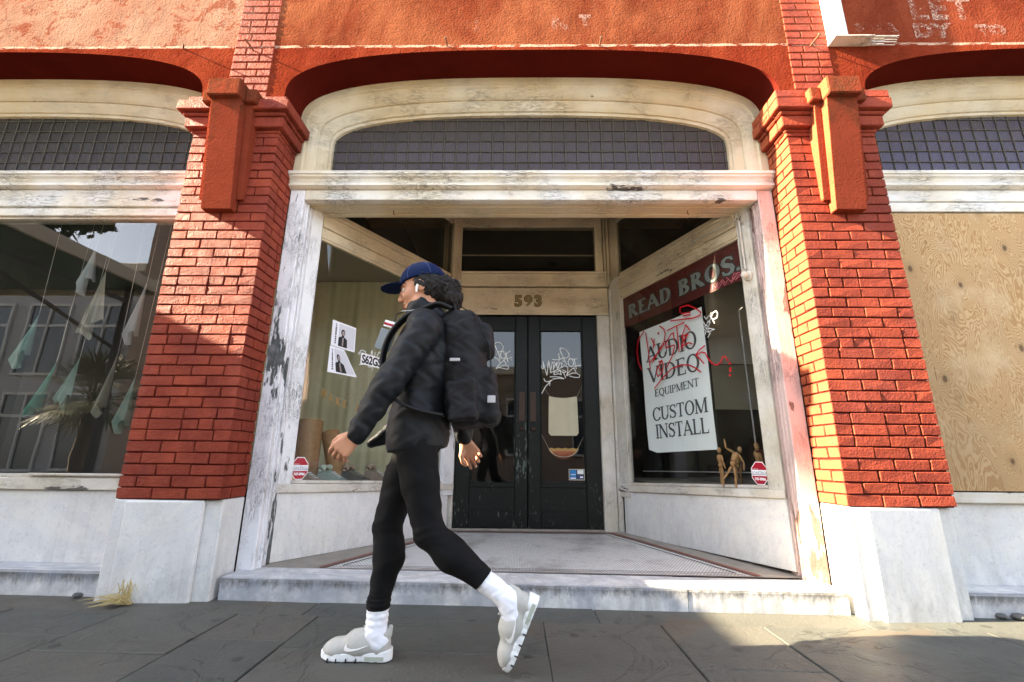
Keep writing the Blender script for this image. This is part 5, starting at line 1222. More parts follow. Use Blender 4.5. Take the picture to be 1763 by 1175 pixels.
# ---- jointed wooden figures in the right display
def manikin(c, H, ya, pose, lab, col='wood'):
    t = thing('wooden_manikin', lab, 'manikin', c, 'jointed wooden figures'); c = Vector(c); ca, sa = math.cos(ya), math.sin(ya)
    J = {k: c + Vector((v[0] * ca, v[0] * sa, v[1])) * H + Vector((-sa, ca, 0)) * v[2] * H for k, v in pose.items()}
    def limb(a, b_, r0, r1, nm):
        p, q = J[a], J[b_]; n = 7; m = MB(); m.tube([p.lerp(q, i / n) for i in range(n + 1)], [H * (r0 * .6 + (r0 if i < 4 else r1) * .55 * math.sin(math.pi * min(1, (i + .6) / n))) for i in range(n + 1)], 8); obj(nm, m, M[col], t, smooth=True)
    m = MB(); m.lathe([(.001, -.075), (.035, -.06), (.052, 0), (.046, .045), (.02, .072), (.001, .076)], (0, 0, 0), 12); m.v = [tuple(J['head'] + Vector(p) * H) for p in m.v]; obj('head', m, M[col], t, smooth=True)
    limb('neck', 'waist', .075, .055, 'torso'); limb('waist', 'hip', .055, .065, 'hips')
    for s in 'lr':
        limb('sh' + s, 'el' + s, .026, .022, 'upper_arm'); limb('el' + s, 'ha' + s, .022, .018, 'forearm'); limb('hi' + s, 'kn' + s, .034, .028, 'thigh'); limb('kn' + s, 'fo' + s, .028, .02, 'shin')
base = dict(head=(0, .93, 0), neck=(0, .82, 0), waist=(0, .60, 0), hip=(0, .50, 0), shl=(0, .80, .10), shr=(0, .80, -.10), ell=(.02, .64, .12), elr=(.02, .64, -.12), hal=(.06, .47, .12), har=(.06, .47, -.12), hil=(0, .50, .05), hir=(0, .50, -.05), knl=(.01, .27, .05), knr=(.01, .27, -.05), fol=(0, .0, .05), **{'for': (0, .0, -.05)})
manikin((1.535, .80, .604), .29, 0, base, 'wooden figure standing still at the left of its group')
lean_ = dict(base, head=(.20, .88, 0), neck=(.13, .80, 0), waist=(.0, .62, 0), shl=(.12, .80, .09), shr=(.12, .78, -.09), ell=(-.08, .92, .1), hal=(-.10, 1.14, .1), elr=(.22, .58, -.1), har=(.20, .40, -.1), knl=(-.12, .34, .05), fol=(-.24, .2, .05))
manikin((1.582, .70, .604), .31, 0, lean_, 'wooden figure striding with one arm thrown up')
manikin((1.69, .86, .604), .27, 1.2, dict(lean_, hal=(.3, .7, .1)), 'wooden figure bending in shadow behind the striding one')
manikin((1.755, .66, .604), .31, 0, base, 'wooden figure nearest the right octagonal sticker')
manikin((1.80, .76, .604), .33, 0, base, 'tall wooden figure draped in a red scarf')
m = MB(); m.tube([(1.782, .735, .86), (1.80, .715, .85), (1.83, .73, .84), (1.84, .74, .76), (1.81, .71, .70), (1.80, .70, .66)], [.02, .032, .036, .045, .04, .02], 9); setp(obj('red_scarf', m, M['phoner'], smooth=True), 'dark red scarf on a wooden figure behind the right sticker', 'scarf')

# ---- iron spikes in the wall, timber board upper right
def spike(x, z, L, lab, dx=.0, dz=.0, head=True):
    m = MB(); m.tube([(x, .01, z), (x + dx * .5, -L * .5, z + dz * .5), (x + dx, -L, z + dz)], [.006, .006, .0055], 8)
    if head: m.tube([(x + dx, -L + .002, z + dz), (x + dx, -L - .007, z + dz)], [.011, .009], 10)
    setp(obj('iron_spike', m, M['rust']), lab, 'spike', 'iron spikes in the facade')
spike(-.56, 3.847, .060, 'rusty iron spike left of the middle over the entrance arch', -.004, .012); spike(.60, 3.845, .060, 'rusty iron spike right of the middle over the entrance arch', .004, .012)
spike(-2.047, 3.811, .11, 'long dark iron spike in the left brick strip', -.008, .0, False); spike(2.186, 3.831, .10, 'rusty iron spike in the right brick strip', .006, .0)
spike(-2.60, 3.835, .05, 'bent iron nail left of the left brick strip', .04, -.012, False)
SB = thing('sign_frame', 'broken white timber sign frame on the wall at the upper right', 'frame', (2.4, -.02, 3.82))
m = MB(); m.box(2.318, 2.350, -.085, -.002, 3.835, 6.2, .003); obj('side_batten', m, M['white'], SB)
m = MB(); m.box(2.352, 2.474, -.020, -.002, 3.852, 6.2, .003); obj('board', m, M['peelb'] if 'peelb' in M else M['white'], SB)
m = MB(); m.box(2.312, 2.60, -.095, -.001, 3.824, 3.834, .002)
for k in range(16):
    a = 2.602 + .004 * k; m.box(2.58, 2.62 + rnd.uniform(.0, .20), -.09 + k * .0055, -.086 + k * .0055, 3.825 + rnd.uniform(0, .004), 3.831 + rnd.uniform(0, .006), .001)
obj('rotten_sill', m, M['wood2'] if 'wood2' in M else M['dirtyx'], SB)
# ghost lettering
def ghost(txt, x, z, size, xs, mat, lab, par=BLD):
    return obj('ghost_lettering', text_mesh(txt, size, lambda a, c: (x + a, -.0015, z + c), .012, 1.15, xs), M[mat], par, label=lab)
ghost('DY', 2.985, 3.915, .17, 1.1, 'ghost', 'worn letters DY on the red stucco'); ghost('TO', 3.46, 3.935, .12, 1.15, 'ghost', 'worn letters TO on the red stucco'); ghost('LET', 2.99, 4.085, .30, .9, 'ghost', 'worn tall letters above DY TO')
ghost('REA', 2.55, 3.915, .17, 1.0, 'ghost2', 'almost vanished letters left of DY'); ghost('N', .24, 4.01, .165, 1.0, 'ghost', 'worn letter N over the entrance'); ghost('T', .46, 4.05, .12, 1.0, 'ghost', 'worn letter T over the entrance'); ghost('I', -.36, 3.99, .17, 1.0, 'ghost2', 'worn stroke of a letter over the entrance')

# ---- dry grass, pebbles, litter
m = MB(); rg = random.Random(3)
for k in range(70):
    a = rg.gauss(3.75, .55); L = rg.uniform(.06, .25) * (1 if rg.random() < .8 else .5); h = rg.uniform(.01, .05); p0 = Vector((-2.16 + rg.uniform(-.03, .05), -.05 + rg.uniform(-.02, .01), gz(-2.2) + .002)); dx, dy = math.cos(a), math.sin(a) * .55
    if k < 14: dx, dy, L, h = rg.uniform(-.5, .6), rg.uniform(-.25, .0), rg.uniform(.08, .14), rg.uniform(.07, .13)
    m.tube([p0 + Vector((dx * L * t, dy * L * t, h * math.sin(min(1, t * 1.25) * math.pi * .8) + .002)) for t in (0, .25, .5, .75, 1)], [.0022, .002, .0018, .0014, .0006], 4)
setp(obj('dry_grass_tuft', m, M['grass']), 'tuft of dry yellow grass at the foot of the left marble plinth', 'grass tuft', kind='thing')
def pebble(x, y, r, lab):
    m = MB(); m.lathe([(.001, -r * .3), (r * .8, -r * .2), (r, .1 * r), (r * .7, r * .5), (.001, r * .62)], (0, 0, 0), 10); m.v = [(x + p[0] * (1 + .25 * math.sin(p[1] * 90)), y + p[1] * .75, gz(x) + r * .3 + p[2]) for p in m.v]; setp(obj('pebble', m, M['stone'], smooth=True), lab, 'pebble', 'stones on the pavement')
pebble(2.70, .075, .030, 'grey stone by the right kerb, the one nearer the plinth'); pebble(2.782, .062, .036, 'larger grey stone by the right kerb'); pebble(-2.52, .05, .028, 'small grey stone by the left kerb')
# ------------------------------------------------------------------ across and along the street (seen in the glass, or casting the shade)
def facade_building(name, lab, x0, x1, y, H, mat, wins, depth=9):
    t = thing(name, lab, 'building', ((x0 + x1) / 2, y, 0), 'buildings across the street'); b = MB()
    b.box(x0, x1, y - depth, y, -.2, H, .02); obj('wall', b, mat, t)
    b = MB(); b.box(x0 - .1, x1 + .1, y - depth - .1, y + .25, H + .002, H + .35, .03); obj('parapet', b, M['fascia'], t)
    for (wx, wz, ww, wh) in wins:
        m = MB()
        for a, c, d, e in ((wx - .08, wx + ww + .08, wz - .1, wz), (wx - .08, wx + ww + .08, wz + wh, wz + wh + .1), (wx - .08, wx, wz, wz + wh), (wx + ww, wx + ww + .08, wz, wz + wh), (wx + ww / 2 - .03, wx + ww / 2 + .03, wz, wz + wh)): m.box(a, c, y + .003, y + .09, d + .001, e - .001, .005)
        m.box(wx, wx + ww, y + .003, y + .07, wz + wh * .68, wz + wh * .72, .004)
        f = obj('window', m, M['bframe'], t)
        m = MB(); m.face([(wx, y + .02, wz), (wx + ww, y + .02, wz), (wx + ww, y + .02, wz + wh), (wx, y + .02, wz + wh)]); obj('pane', m, M['bdark'], f)
    return t
W3 = lambda xs, w, rows: [(x, z, w, h) for x in xs for z, h in rows]
facade_building('office_building', 'grey rendered building with tall windows mirrored in the left shop window', -21.5, -14.6, -13, 7.7, M['bgrey'], W3((-20.9, -18.7, -16.5), 1.5, ((3.7, 2.6), (.3, 2.6))))
facade_building('brick_tower', 'brown brick stair tower mirrored at the right of the left shop window', -14.5, -13.3, -12.8, 15, M['bbrick'], [])
facade_building('corner_block', 'pale block with narrow windows mirrored beside the brick tower', -13.2, -10.9, -13, 13, M['bgrey'], W3((-12.7,), 1.2, ((7.6, 2.2), (4.2, 2.4), (.4, 2.7))))
facade_building('brick_warehouse', 'brown brick building mirrored in the entrance door glass', -10.8, 6.5, -14.5, 4.6, M['bbrick'], W3((-9.5, -6.5, -3.5, -.5, 2.5, 4.8), 1.2, ((1.0, 2.4),)))
facade_building('east_block', 'plain grey block across the street to the right', 6.6, 24, -14, 5, M['bgrey'], W3((8, 11, 14, 17, 20), 1.4, ((1.2, 2.4),)))
facade_building('west_block', 'brick block across the street to the far left', -40, -22.5, -13, 9.5, M['bbrick'], W3((-38, -34, -30, -26), 1.6, ((5.8, 2.2), (1, 2.6))))
# canopy over the pavement to the left
CN = thing('street_canopy', 'dark green canopy on steel posts over the pavement, mirrored in the left shop window', 'canopy', (-9, -2, 0))
b = MB(); b.box(-15, -6.38, -4.0, -.03, 3.60, 3.66, .01); obj('roof', b, M['canopy'], CN)
b = MB(); b.box(-15, -6.36, -4.06, -4.002, 3.50, 3.80, .01); b.box(-6.378, -6.32, -4.0, -.03, 3.54, 3.74, .01); obj('fascia', b, M['fascia'], CN)
for x in (-6.7, -9.4, -12.4):
    b = MB(); b.box(x - .05, x + .05, -3.9, -3.8, -.05, 3.598, .01); obj('post', b, M['pole'], CN)
    b = MB(); b.box(x - .03, x + .03, -3.79, -.04, 3.30, 3.36, .005); b.tube([(x, -3.8, 2.5), (x, -1.2, 3.30)], .03, 8); obj('brace', b, M['pole'], CN)
def palm_tree(x, y, h, R_, n, lab, seed):
    rr = random.Random(seed); t = thing('palm_tree', lab, 'palm', (x, y, 0), 'palms along the street'); m = MB()
    m.tube([(x + .03 * math.sin(k), y, -.1 + h * k / 10) for k in range(11)], [.11 + .012 * (k % 2) for k in range(11)], 12); obj('trunk', m, M['palmtrunk'], t)
    m = MB()
    for k in range(n):
        az = rr.uniform(0, 6.283); el = rr.uniform(-.7, 1.35); L = R_ * rr.uniform(.75, 1.1); d = Vector((math.cos(az) * math.cos(el), math.sin(az) * math.cos(el), math.sin(el))); o = Vector((x, y, h)) + d * L * .45
        m.tube([Vector((x, y, h)), o], .008, 4, False); sd = d.cross(Vector((0, 0, 1))).normalized(); upv = sd.cross(d)
        for q in range(15):
            a = -1.25 + 2.5 * q / 14; dd = (d * math.cos(a) + sd * math.sin(a)).normalized(); LL = L * .6 * (1 - .25 * abs(a)); w = upv.cross(dd).normalized() * .014
            e = o + dd * LL - Vector((0, 0, .10 * LL + .15 * LL * abs(rr.gauss(0, .5)))); mid = o + dd * LL * .5
            m.face([o, mid - w, e, mid + w])
    obj('crown', m, M['palm'], t)
palm_tree(-7.6, -4.6, 1.75, 1.05, 60, 'low bushy palm mirrored in the middle of the left shop window', 1)
palm_tree(.25, -5.0, 2.3, 1.0, 34, 'palm mirrored in the left door leaf', 2)
def shade_tree(x, y, trunk_h, blobs, n, lab, seed):
    rr = random.Random(seed); t = thing('shade_tree', lab, 'tree', (x, y, 0)); m = MB(); m.tube([(x, y, -.1), (x + .05, y, trunk_h * .5), (x, y + .03, trunk_h)], [.17, .13, .11], 10)
    for c, r in blobs: m.tube([(x, y, trunk_h - .2), Vector((x, y, trunk_h)).lerp(Vector(c), .5) + Vector((0, 0, .2)), Vector(c)], [.07, .045, .02], 7)
    obj('trunk', m, M['bark'], t); m = MB()
    for c, r in blobs:
        for k in range(n):
            d = Vector((rr.gauss(0, 1), rr.gauss(0, 1), rr.gauss(0, 1))).normalized() * rr.random() ** .4; p = Vector(c) + Vector((d.x * r[0], d.y * r[1], d.z * r[2])); s = rr.uniform(.07, .15); a = Vector((rr.gauss(0, 1), rr.gauss(0, 1), rr.gauss(0, 1))).normalized(); b_ = a.orthogonal().normalized()
            m.face([p - a * s, p + b_ * s * .5, p + a * s, p - b_ * s * .5])
    obj('crown', m, M['leaf'], t)
shade_tree(-9.6, -3.3, 4.6, [((-8.2, -2.62, 5.2), (1.3, 1.0, .9)), ((-9.6, -2.68, 6.2), (1.6, 1.15, 1.1)), ((-11.4, -2.78, 7.0), (1.6, 1.2, 1.2)), ((-7.2, -2.6, 4.7), (1.0, .95, .7)), ((-12.8, -2.85, 7.6), (1.3, 1.2, 1.1))], 1500, 'unseen leafy tree added beyond the canopy to shade the pavement', 4)  # out of view, added as a caster for the pavement shade
# ------------------------------------------------------------------ the person walking past
PY = -.715
PERSON_LABEL = 'person in dark jacket, black leggings, navy cap and pale trainers striding left past the entrance'
HC = Vector((-.475, PY, 1.598)); th = R(13)
HF = Vector((-math.cos(th), 0, -math.sin(th))); HU = Vector((-math.sin(th), 0, math.cos(th))); HL = Vector((0, -1, 0))
hp = lambda a, b, c: tuple(HC + HF * a + HL * b + HU * c)
HR = Matrix((HF, HL, HU)).transposed()
LS, LE, LW = (-.405, -.895, 1.35), (-.545, -.950, 1.085), (-.652, -.935, .885)
RS_, RE, RW = (-.405, -.535, 1.35), (-.305, -.485, 1.10), (-.268, -.490, .885)
RLEG = [(-.462, -.635, .90), (-.530, -.640, .70), (-.580, -.648, .505), (-.566, -.652, .38), (-.590, -.660, .20), (-.592, -.662, .10)]
LLEG = [(-.450, -.795, .90), (-.415, -.795, .70), (-.365, -.795, .500), (-.268, -.790, .425), (-.125, -.782, .315), (-.035, -.778, .250)]
RR = [.088, .074, .055, .054, .040, .036]
V = Vol((-.92, -1.10, -.02), (.16, -.34, 1.76), .0042)
V.ell((-.430, PY, 1.25), (.110, .150, .17), .03).ell((-.455, PY, 1.04), (.095, .130, .15), .04).ell((-.452, PY, .91), (.112, .160, .11), .04)
V.cap((-.42, -.87, 1.355), (-.42, -.56, 1.355), .052, None, .05)
for leg in (RLEG, LLEG): V.chain(leg, [.086, .071, .052, .048, .032, .028], .015)
for a, b_, c in ((LS, LE, LW), (RS_, RE, RW)): V.chain([a, b_, c], [.050, .038, .026], .02)
V.cap((-.425, PY, 1.38), hp(-.02, 0, -.06), .060, .052, .03)
# head and face
V.ell(hp(-.008, 0, .022), (.100, .077, .098), .02, HR).ell(hp(.030, 0, -.040), (.066, .060, .085), .02, HR).ell(hp(.062, 0, -.104), (.026, .032, .022), .025, HR)
for s in (-1, 1):
    V.ell(hp(.062, s * .040, -.032), (.030, .024, .026), .02, HR).ell(hp(-.008, s * .078, -.012), (.019, .008, .031), .008, HR)
    V.cap(hp(.086, s * .014, .024), hp(.076, s * .046, .022), .010, .008, .012); V.ell(hp(.100, s * .032, .0), (.020, .017, .012), .010, HR, True)
    V.cap(hp(.02, s * .055, -.075), hp(.06, s * .028, -.103), .018, .018, .02)
V.cap(hp(.092, 0, .012), hp(.113, 0, -.034), .0085, .0125, .010).ell(hp(.104, 0, -.040), (.012, .019, .009), .006, HR)
V.ell(hp(.091, 0, -.066), (.013, .026, .0065), .005, HR).ell(hp(.089, 0, -.080), (.013, .023, .0075), .005, HR).cap(hp(.104, -.024, -.073), hp(.104, .024, -.073), .0035, None, .003, True)
def hand(w, d, ac, pn):
    w, d, ac, pn = Vector(w), Vector(d).normalized(), Vector(ac).normalized(), Vector(pn).normalized()
    K = [w + d * (.088 - .004 * abs(i - 1)) + ac * (.0315 - .021 * i) - pn * .002 for i in range(4)]
    for i in range(4): V.cap(w + ac * (.014 - .009 * i), K[i], .0145, .0125, .012)
    for i in range(4):
        L = (.072, .082, .076, .060)[i]; a = (18, 26, 32, 40)[i]; p = K[i]; r = .0092 - .0006 * (i == 3)
        sp = ac * ((1.5 - i) * .05)
        for l, da in ((.45, 0), (.31, 32), (.24, 26)):
            a += da; q = p + ((d + sp) * math.cos(R(a)) + pn * math.sin(R(a))) * (L * l); V.cap(p, q, r, r - .0008, .0035); p = q; r -= .0008
    t0 = w + d * .026 + ac * .022; t1 = w + d * .060 + ac * .050 + pn * .018; t2 = w + d * .088 + ac * .056 + pn * .026; t3 = w + d * .110 + ac * .050 + pn * .030
    V.cap(t0, t1, .0165, .0115, .010).cap(t1, t2, .0112, .0100, .004).cap(t2, t3, .0100, .0085, .004)
hand(LW, (-.72, .05, -.69), (-.69, 0, .72), (.15, 1, -.1)); hand(RW, (.50, 0, -.86), (-.86, 0, -.50), (.1, -1, .0))
BODY = obj('person', V.mesh(), M['skin'], None, True, PERSON_LABEL, 'person')
def part(nm, vol, mat, par=None, **k): return obj(nm, vol.mesh(), mat, par or BODY, True, **k)
# eyes, lips, brows
for s in (-1, 1):
    b = MB(); b.lathe([(.001, -.0115), (.008, -.008), (.0115, 0), (.008, .008), (.001, .0115)], hp(.080, s * .031, .0), 10); e = obj('eye', b, M['eyew'], BODY, True)
    b = MB(); b.lathe([(.0005, -.005), (.0042, -.003), (.0055, 0), (.0042, .003), (.0005, .005)], hp(.0885, s * .032, -.0005), 8); obj('iris', b, M['eyeb'], e, True)
    b = MB(); b.tube([hp(.102, s * .014, .019), hp(.097, s * .03, .024), hp(.086, s * .046, .019)], [.0025, .0032, .0016], 6); obj('eyebrow', b, M['hair'], BODY)
b = MB(); b.tube([hp(.0995, -.020, -.0715), hp(.1055, 0, -.069), hp(.0995, .020, -.0715)], [.002, .0042, .002], 6); b.tube([hp(.097, -.018, -.077), hp(.104, 0, -.079), hp(.097, .018, -.077)], [.002, .0048, .002], 6); obj('lips', b, M['lip'], BODY, True)
b = MB(); b.tube([hp(.004, .089, -.012), hp(.010, .091, -.022), hp(.016, .090, -.046)], [.007, .0055, .004], 7); obj('earbud', b, M['sole'], BODY, True)
wob = lambda A, f, ph=0: (lambda x, y, z: A * (np.sin(x * f + 1.7 * np.sin(z * f * .7 + ph)) * np.sin(z * f * .8 + y * f * .5 + ph) + .6 * np.sin(y * f * 1.3 + z * f * 1.1 + 2 * ph)))
# hair bunched under the back of the cap
h = Vol((-.56, -.86, 1.42), (-.22, -.57, 1.75), .004)
h.ell(hp(-.050, 0, .0), (.072, .084, .085), .02, HR).ell((-.352, PY, 1.600), (.058, .068, .056), .03).ell((-.325, PY, 1.545), (.050, .062, .05), .03)
for s in (-1, 1): h.ell(hp(-.012, s * .074, .016), (.042, .012, .040), .01, HR)
h.warp(wob(.006, 95)).warp(wob(.0035, 230, 1)); part('hair', h, M['hair'])
b = MB(); rh = random.Random(8)
for k in range(260):
    c = Vector((-.352, PY, 1.592)); d = Vector((rh.gauss(.35, 1), rh.gauss(0, 1), rh.gauss(0, 1))).normalized(); p = c + Vector((d.x * .058, d.y * .068, d.z * .055)); L = rh.uniform(.010, .026); q = Vector((rh.gauss(0, 1), rh.gauss(0, 1), rh.gauss(0, 1))) * .4
    b.tube([p, p + (d + q) * L * .5, p + (d - q * .6) * L + Vector((0, 0, -.3 * L))], [.0013, .0011, .0005], 3, False)
obj('hair_strands', b, M['hair'], BODY)
c = Vol((-.72, -.86, 1.50), (-.30, -.57, 1.76), .004)
c.ell(hp(-.010, 0, .034), (.112, .090, .100), .005, HR); c.half(hp(0, 0, .034), tuple(-HU)); d2 = Vol((-.72, -.86, 1.50), (-.30, -.57, 1.76), .004); brot = Matrix.Rotation(R(5), 3, 'Y') @ HR
d2.ell(hp(.118, 0, .030), (.082, .076, .0075), .004, brot); c.D = np.minimum(c.D, d2.D); c.ell(hp(-.01, 0, .135), (.011, .011, .006), .004, HR); part('cap', c, M['cap'])
b = MB(); rows = [[Vector(hp(-.010, 0, .034)) + HF * (.1125 * math.cos(a) * math.cos(e)) + HL * (.0905 * math.sin(a) * math.cos(e)) + HU * (.1005 * math.sin(e)) for e in lin(.06, 1.45, 10)] for a in (0, math.pi / 3, 2 * math.pi / 3, math.pi, 4 * math.pi / 3, 5 * math.pi / 3)]
for r in rows: b.tube(r, .0012, 4)
obj('cap_seam', b, M['capd'] if 'capd' in M else M['navy'], BODY)
# jacket
j = Vol((-.84, -1.10, .72), (-.12, -.34, 1.56), .0045)
j.ell((-.435, PY, 1.25), (.150, .190, .19), .04).cap((-.442, PY, 1.12), (-.452, PY, .90), .160, .182, .05, flat=((1, 0, 0), .76)).cap((-.42, -.88, 1.36), (-.42, -.55, 1.36), .072, None, .06)
j.cap((-.425, PY, 1.42), (-.462, PY, 1.487), .088, .080, .03)
for a, b_, cc in ((LS, LE, LW), (RS_, RE, RW)):
    a, b_, cc = Vector(a), Vector(b_), Vector(cc); e = b_.lerp(cc, .90); j.chain([a, a.lerp(b_, .5), b_, b_.lerp(cc, .5), e], [.072, .063, .055, .048, .042], .025)
    for t in lin(.12, .95, 6): p = a.lerp(b_, t); j.ell(p, (.0645 - .0105 * t,) * 3, .02)
    for t in lin(.1, .8, 5): p = b_.lerp(cc, t); j.ell(p, (.0525 - .0095 * t,) * 3, .015)
    j.cap(b_.lerp(cc, .91), b_.lerp(cc, .96), .043, .040, .004)
j.cap((-.52, -.63, 1.00), (-.70, -.62, .862), .032, .016, .03, flat=((.6, 0, .8), .5)); j.cap((-.545, -.60, .90), (-.70, -.60, .850), .03, .014, .03, flat=((.3, 0, 1), .5))
g = Vol(tuple(j.lo), tuple(j.lo + j.h * (j.n - 1)), j.h)
j.half((-.45, PY, .835), (.10, 0, -1)); j.warp(wob(.0034, 27)).warp(wob(.0024, 84, 2)); j.ell(hp(-.03, 0, -.07), (.070, .066, .07), .008, HR, True); part('jacket', j, M['jacket'])
b = MB(); b.tube([(-.545, -.80, 1.455), (-.50, -.82, 1.452), (-.44, -.82, 1.462), (-.385, -.79, 1.475)], .0022, 5); b.tube([(-.580, PY - .01, 1.36), (-.60, PY - .01, 1.20), (-.592, PY - .01, 1.00), (-.585, PY - .01, .87)], .0028, 5); obj('zip', b, M['patch'], BODY)
# leggings
l = Vol((-.74, -.93, .10), (.02, -.52, 1.02), .0042)
l.ell((-.452, PY, .90), (.122, .168, .12), .03); ro = [r + .0065 for r in RR]
l.chain(RLEG, ro, .015); l.chain(LLEG, ro, .015); l.ell(tuple(Vector(RLEG[3]) + Vector((.012, 0, .02))), (.058, .056, .10), .03); l.ell(tuple(Vector(LLEG[3]) + Vector((-.005, 0, -.014))), (.09, .056, .058), .03, Quaternion((0, 1, 0), R(34)).to_matrix())
l.warp(wob(.0018, 60)).warp(lambda x, y, z: .0017 * np.exp(-((z - .20) / .05) ** 2) * np.sin(z * 330 + 2 * np.sin(y * 60)) + .0007 * np.exp(-((z - .50) / .06) ** 2) * np.sin(z * 190 + 3 * np.sin(x * 25)) + 0 * x * y); S, g3 = l.sl((-.74, -.74, .10), (-.50, -.52, .1725)); l.D[S] = 1
n_ = np.array([.76, 0, -.65]); S, g3 = l.sl((-.20, -.93, .10), (.02, -.66, .45)); l.D[S] = np.maximum(l.D[S], ((g3[0] + .137) * n_[0] + (g3[2] - .325) * n_[2]).astype(np.float32) + 0 * g3[1]); part('leggings', l, M['legging'])
b = MB(); P0, P1 = Vector(LLEG[3]), Vector(LLEG[4]); ax = (P1 - P0).normalized(); e1 = Vector((0, -1, 0)); e2 = ax.cross(e1)
b.grid([[P0.lerp(P1, t) + (.0575 - .014 * t) * (math.cos(a) * e1 + math.sin(a) * e2) + Vector((0, 0, -.006 * (1 - t))) for a in lin(-1.25, .9, 12)] for t in lin(.25, .80, 6)]); obj('calf_panel', b, M['calf'] if 'calf' in M else M['navy'], BODY, True)
# socks and shoes
def sock(a, b_, c):
    s = Vol(np.minimum(np.minimum(a, b_), c) - .08, np.maximum(np.maximum(a, b_), c) + .08, .0035); s.chain([a, b_, c], [.0440 if abs(b_[0] - a[0]) > .05 else .0435, .0430, .046], .02); a, b_, c = Vector(a), Vector(b_), Vector(c)
    for t, r in ((.06, .046), (.30, .0455), (.58, .0445), (.85, .0445)): s.ell(a.lerp(b_, t), (r, r, r * .45) if abs((b_ - a).normalized().z) > .8 else (r * .75,) * 3, .007)
    s.warp(wob(.0011, 140)); return part('sock', s, M['sock'])
sock((-.590, -.660, .185), (-.592, -.662, .09), (-.575, -.662, .06)); sock((-.147, -.782, .331), (-.035, -.778, .250), (-.02, -.777, .20))
up_ = Vol((-.03, -.07, -.02), (.33, .07, .18), .0030)
up_.cap((.045, 0, .045), (.045, 0, .088), .036, .034, .02).cap((.05, 0, .052), (.14, 0, .056), .038, .040, .02).cap((.13, 0, .052), (.225, .004, .040), .041, .036, .03).ell((.236, .006, .034), (.052, .042, .030), .03).cap((.095, 0, .088), (.150, 0, .076), .026, .030, .03).cap((.098, 0, .10), (.082, 0, .142), .019, .013, .012, flat=((1, 0, .35), .5)).cap((.018, 0, .095), (.010, 0, .118), .016, .010, .012)
up_.ell((.060, 0, .135), (.040, .031, .05), .008, None, True); up_.half((0, 0, .020), (0, 0, -1)); UPM = up_.mesh()
so = Vol((-.03, -.08, -.01), (.33, .08, .08), .0030)
so.cap((.035, 0, .018), (.10, 0, .018), .041, .038, .02).cap((.10, 0, .016), (.225, .004, .016), .038, .045, .03).cap((.225, .004, .018), (.262, .008, .022), .045, .034, .02)
SO_h = lambda x, y, z: np.maximum(np.maximum(z - (.030 + .012 * np.clip((.11 - x) / .11, 0, 1) + .004 * np.clip((x - .2) / .1, 0, 1)), .0015 + .010 * np.clip((x - .245) / .05, 0, 1) ** 2 - z), 0 * y - 1)
gx = np.meshgrid(*[so.lo[i] + so.h * np.arange(so.n[i]) for i in range(3)], indexing='ij', sparse=True)
# a sole is the plan outline, straight-sided
pl_ = np.minimum.reduce([np.hypot(gx[0] - cx_, gx[1] - cy_) - r_ + 0 * gx[2] for cx_, cy_, r_ in ((.036, 0, .040), (.07, 0, .039), (.10, 0, .037), (.13, .001, .037), (.16, .002, .039), (.19, .003, .042), (.22, .004, .044), (.24, .005, .042), (.258, .007, .036))])
so.D = np.maximum(pl_, SO_h(*gx)).astype(np.float32); SOM = so.mesh()
def surf_b(a, c, sg):
    ia, ic = int(round((a - up_.lo[0]) / up_.h)), int(round((c - up_.lo[2]) / up_.h)); col = up_.D[ia, :, ic]; k = np.where(col < 0)[0]
    return (up_.lo[1] + up_.h * ((k[-1] + .7) if sg > 0 else (k[0] - .7))) if len(k) else 0
def shoe(org, F, Uv, sg, lab):
    org, F, Uv = Vector(org), Vector(F).normalized(), Vector(Uv).normalized(); S_ = Vector((0, 1, 0)); X = lambda p: org + F * p[0] + S_ * (sg * p[1]) + Uv * p[2]
    m = MB(); m.v = [tuple(X(p)) for p in UPM.v]; m.f = UPM.f; sh = obj('shoe', m, M['shoe'], BODY, True, label=lab)
    m = MB(); m.v = [tuple(X(p)) for p in SOM.v]; m.f = SOM.f; obj('sole', m, M['sole'], sh, True)
    for vis in (-1, 1):
        lo_ = [(.081, .067), (.10, .0585), (.13, .0485), (.16, .042), (.176, .0405), (.186, .045), (.186, .056), (.174, .074)]; hi_ = [(.081, .067), (.10, .0605), (.13, .054), (.155, .0515), (.168, .0535), (.174, .058), (.175, .064), (.174, .074)]
        rows = [[X((a_ + (e_ - a_) * t, vis * 1 * abs(surf_b(a_ + (e_ - a_) * t, b2 + (f_ - b2) * t, vis)) + vis * .0022, b2 + (f_ - b2) * t)) for t in (0, .5, 1)] for (a_, b2), (e_, f_) in zip(lo_, hi_)]
        m = MB(); m.grid(rows); obj('side_mark', m, M['swoosh'], sh, True)
        m = MB(); rows = [[X((a_, vis * (.0415 - .002 * (a_ > .09)), z_)) for z_ in (.008, .013, .018, .022)] for a_ in lin(.022, .100, 9)]; m.grid(rows); obj('air_cushion', m, M['airsole'], sh)
        m = MB()
        for a_ in (.135, .175, .215, .25): m.box(a_ - .0015, a_ + .0015, vis * .030, vis * .0465, .0, .014, .0005, X)
        each('sole_groove', m, M['black'], sh)
    m = MB()
    for k in range(6):
        a_ = .105 + k * .018; z_ = .106 - k * .0075; m.tube([X((a_ - .006, -.024, z_ - .010)), X((a_, -.010, z_ + .002)), X((a_ + .004, .010, z_ + .002)), X((a_ + .010, .024, z_ - .012))], .0026, 6)
    m.tube([X((.098, 0, .118)), X((.118, -.018, .128)), X((.112, -.030, .112)), X((.100, -.012, .112)), X((.095, .0, .150))], .0024, 6); obj('lace', m, M['lace'], sh, True)
    return sh
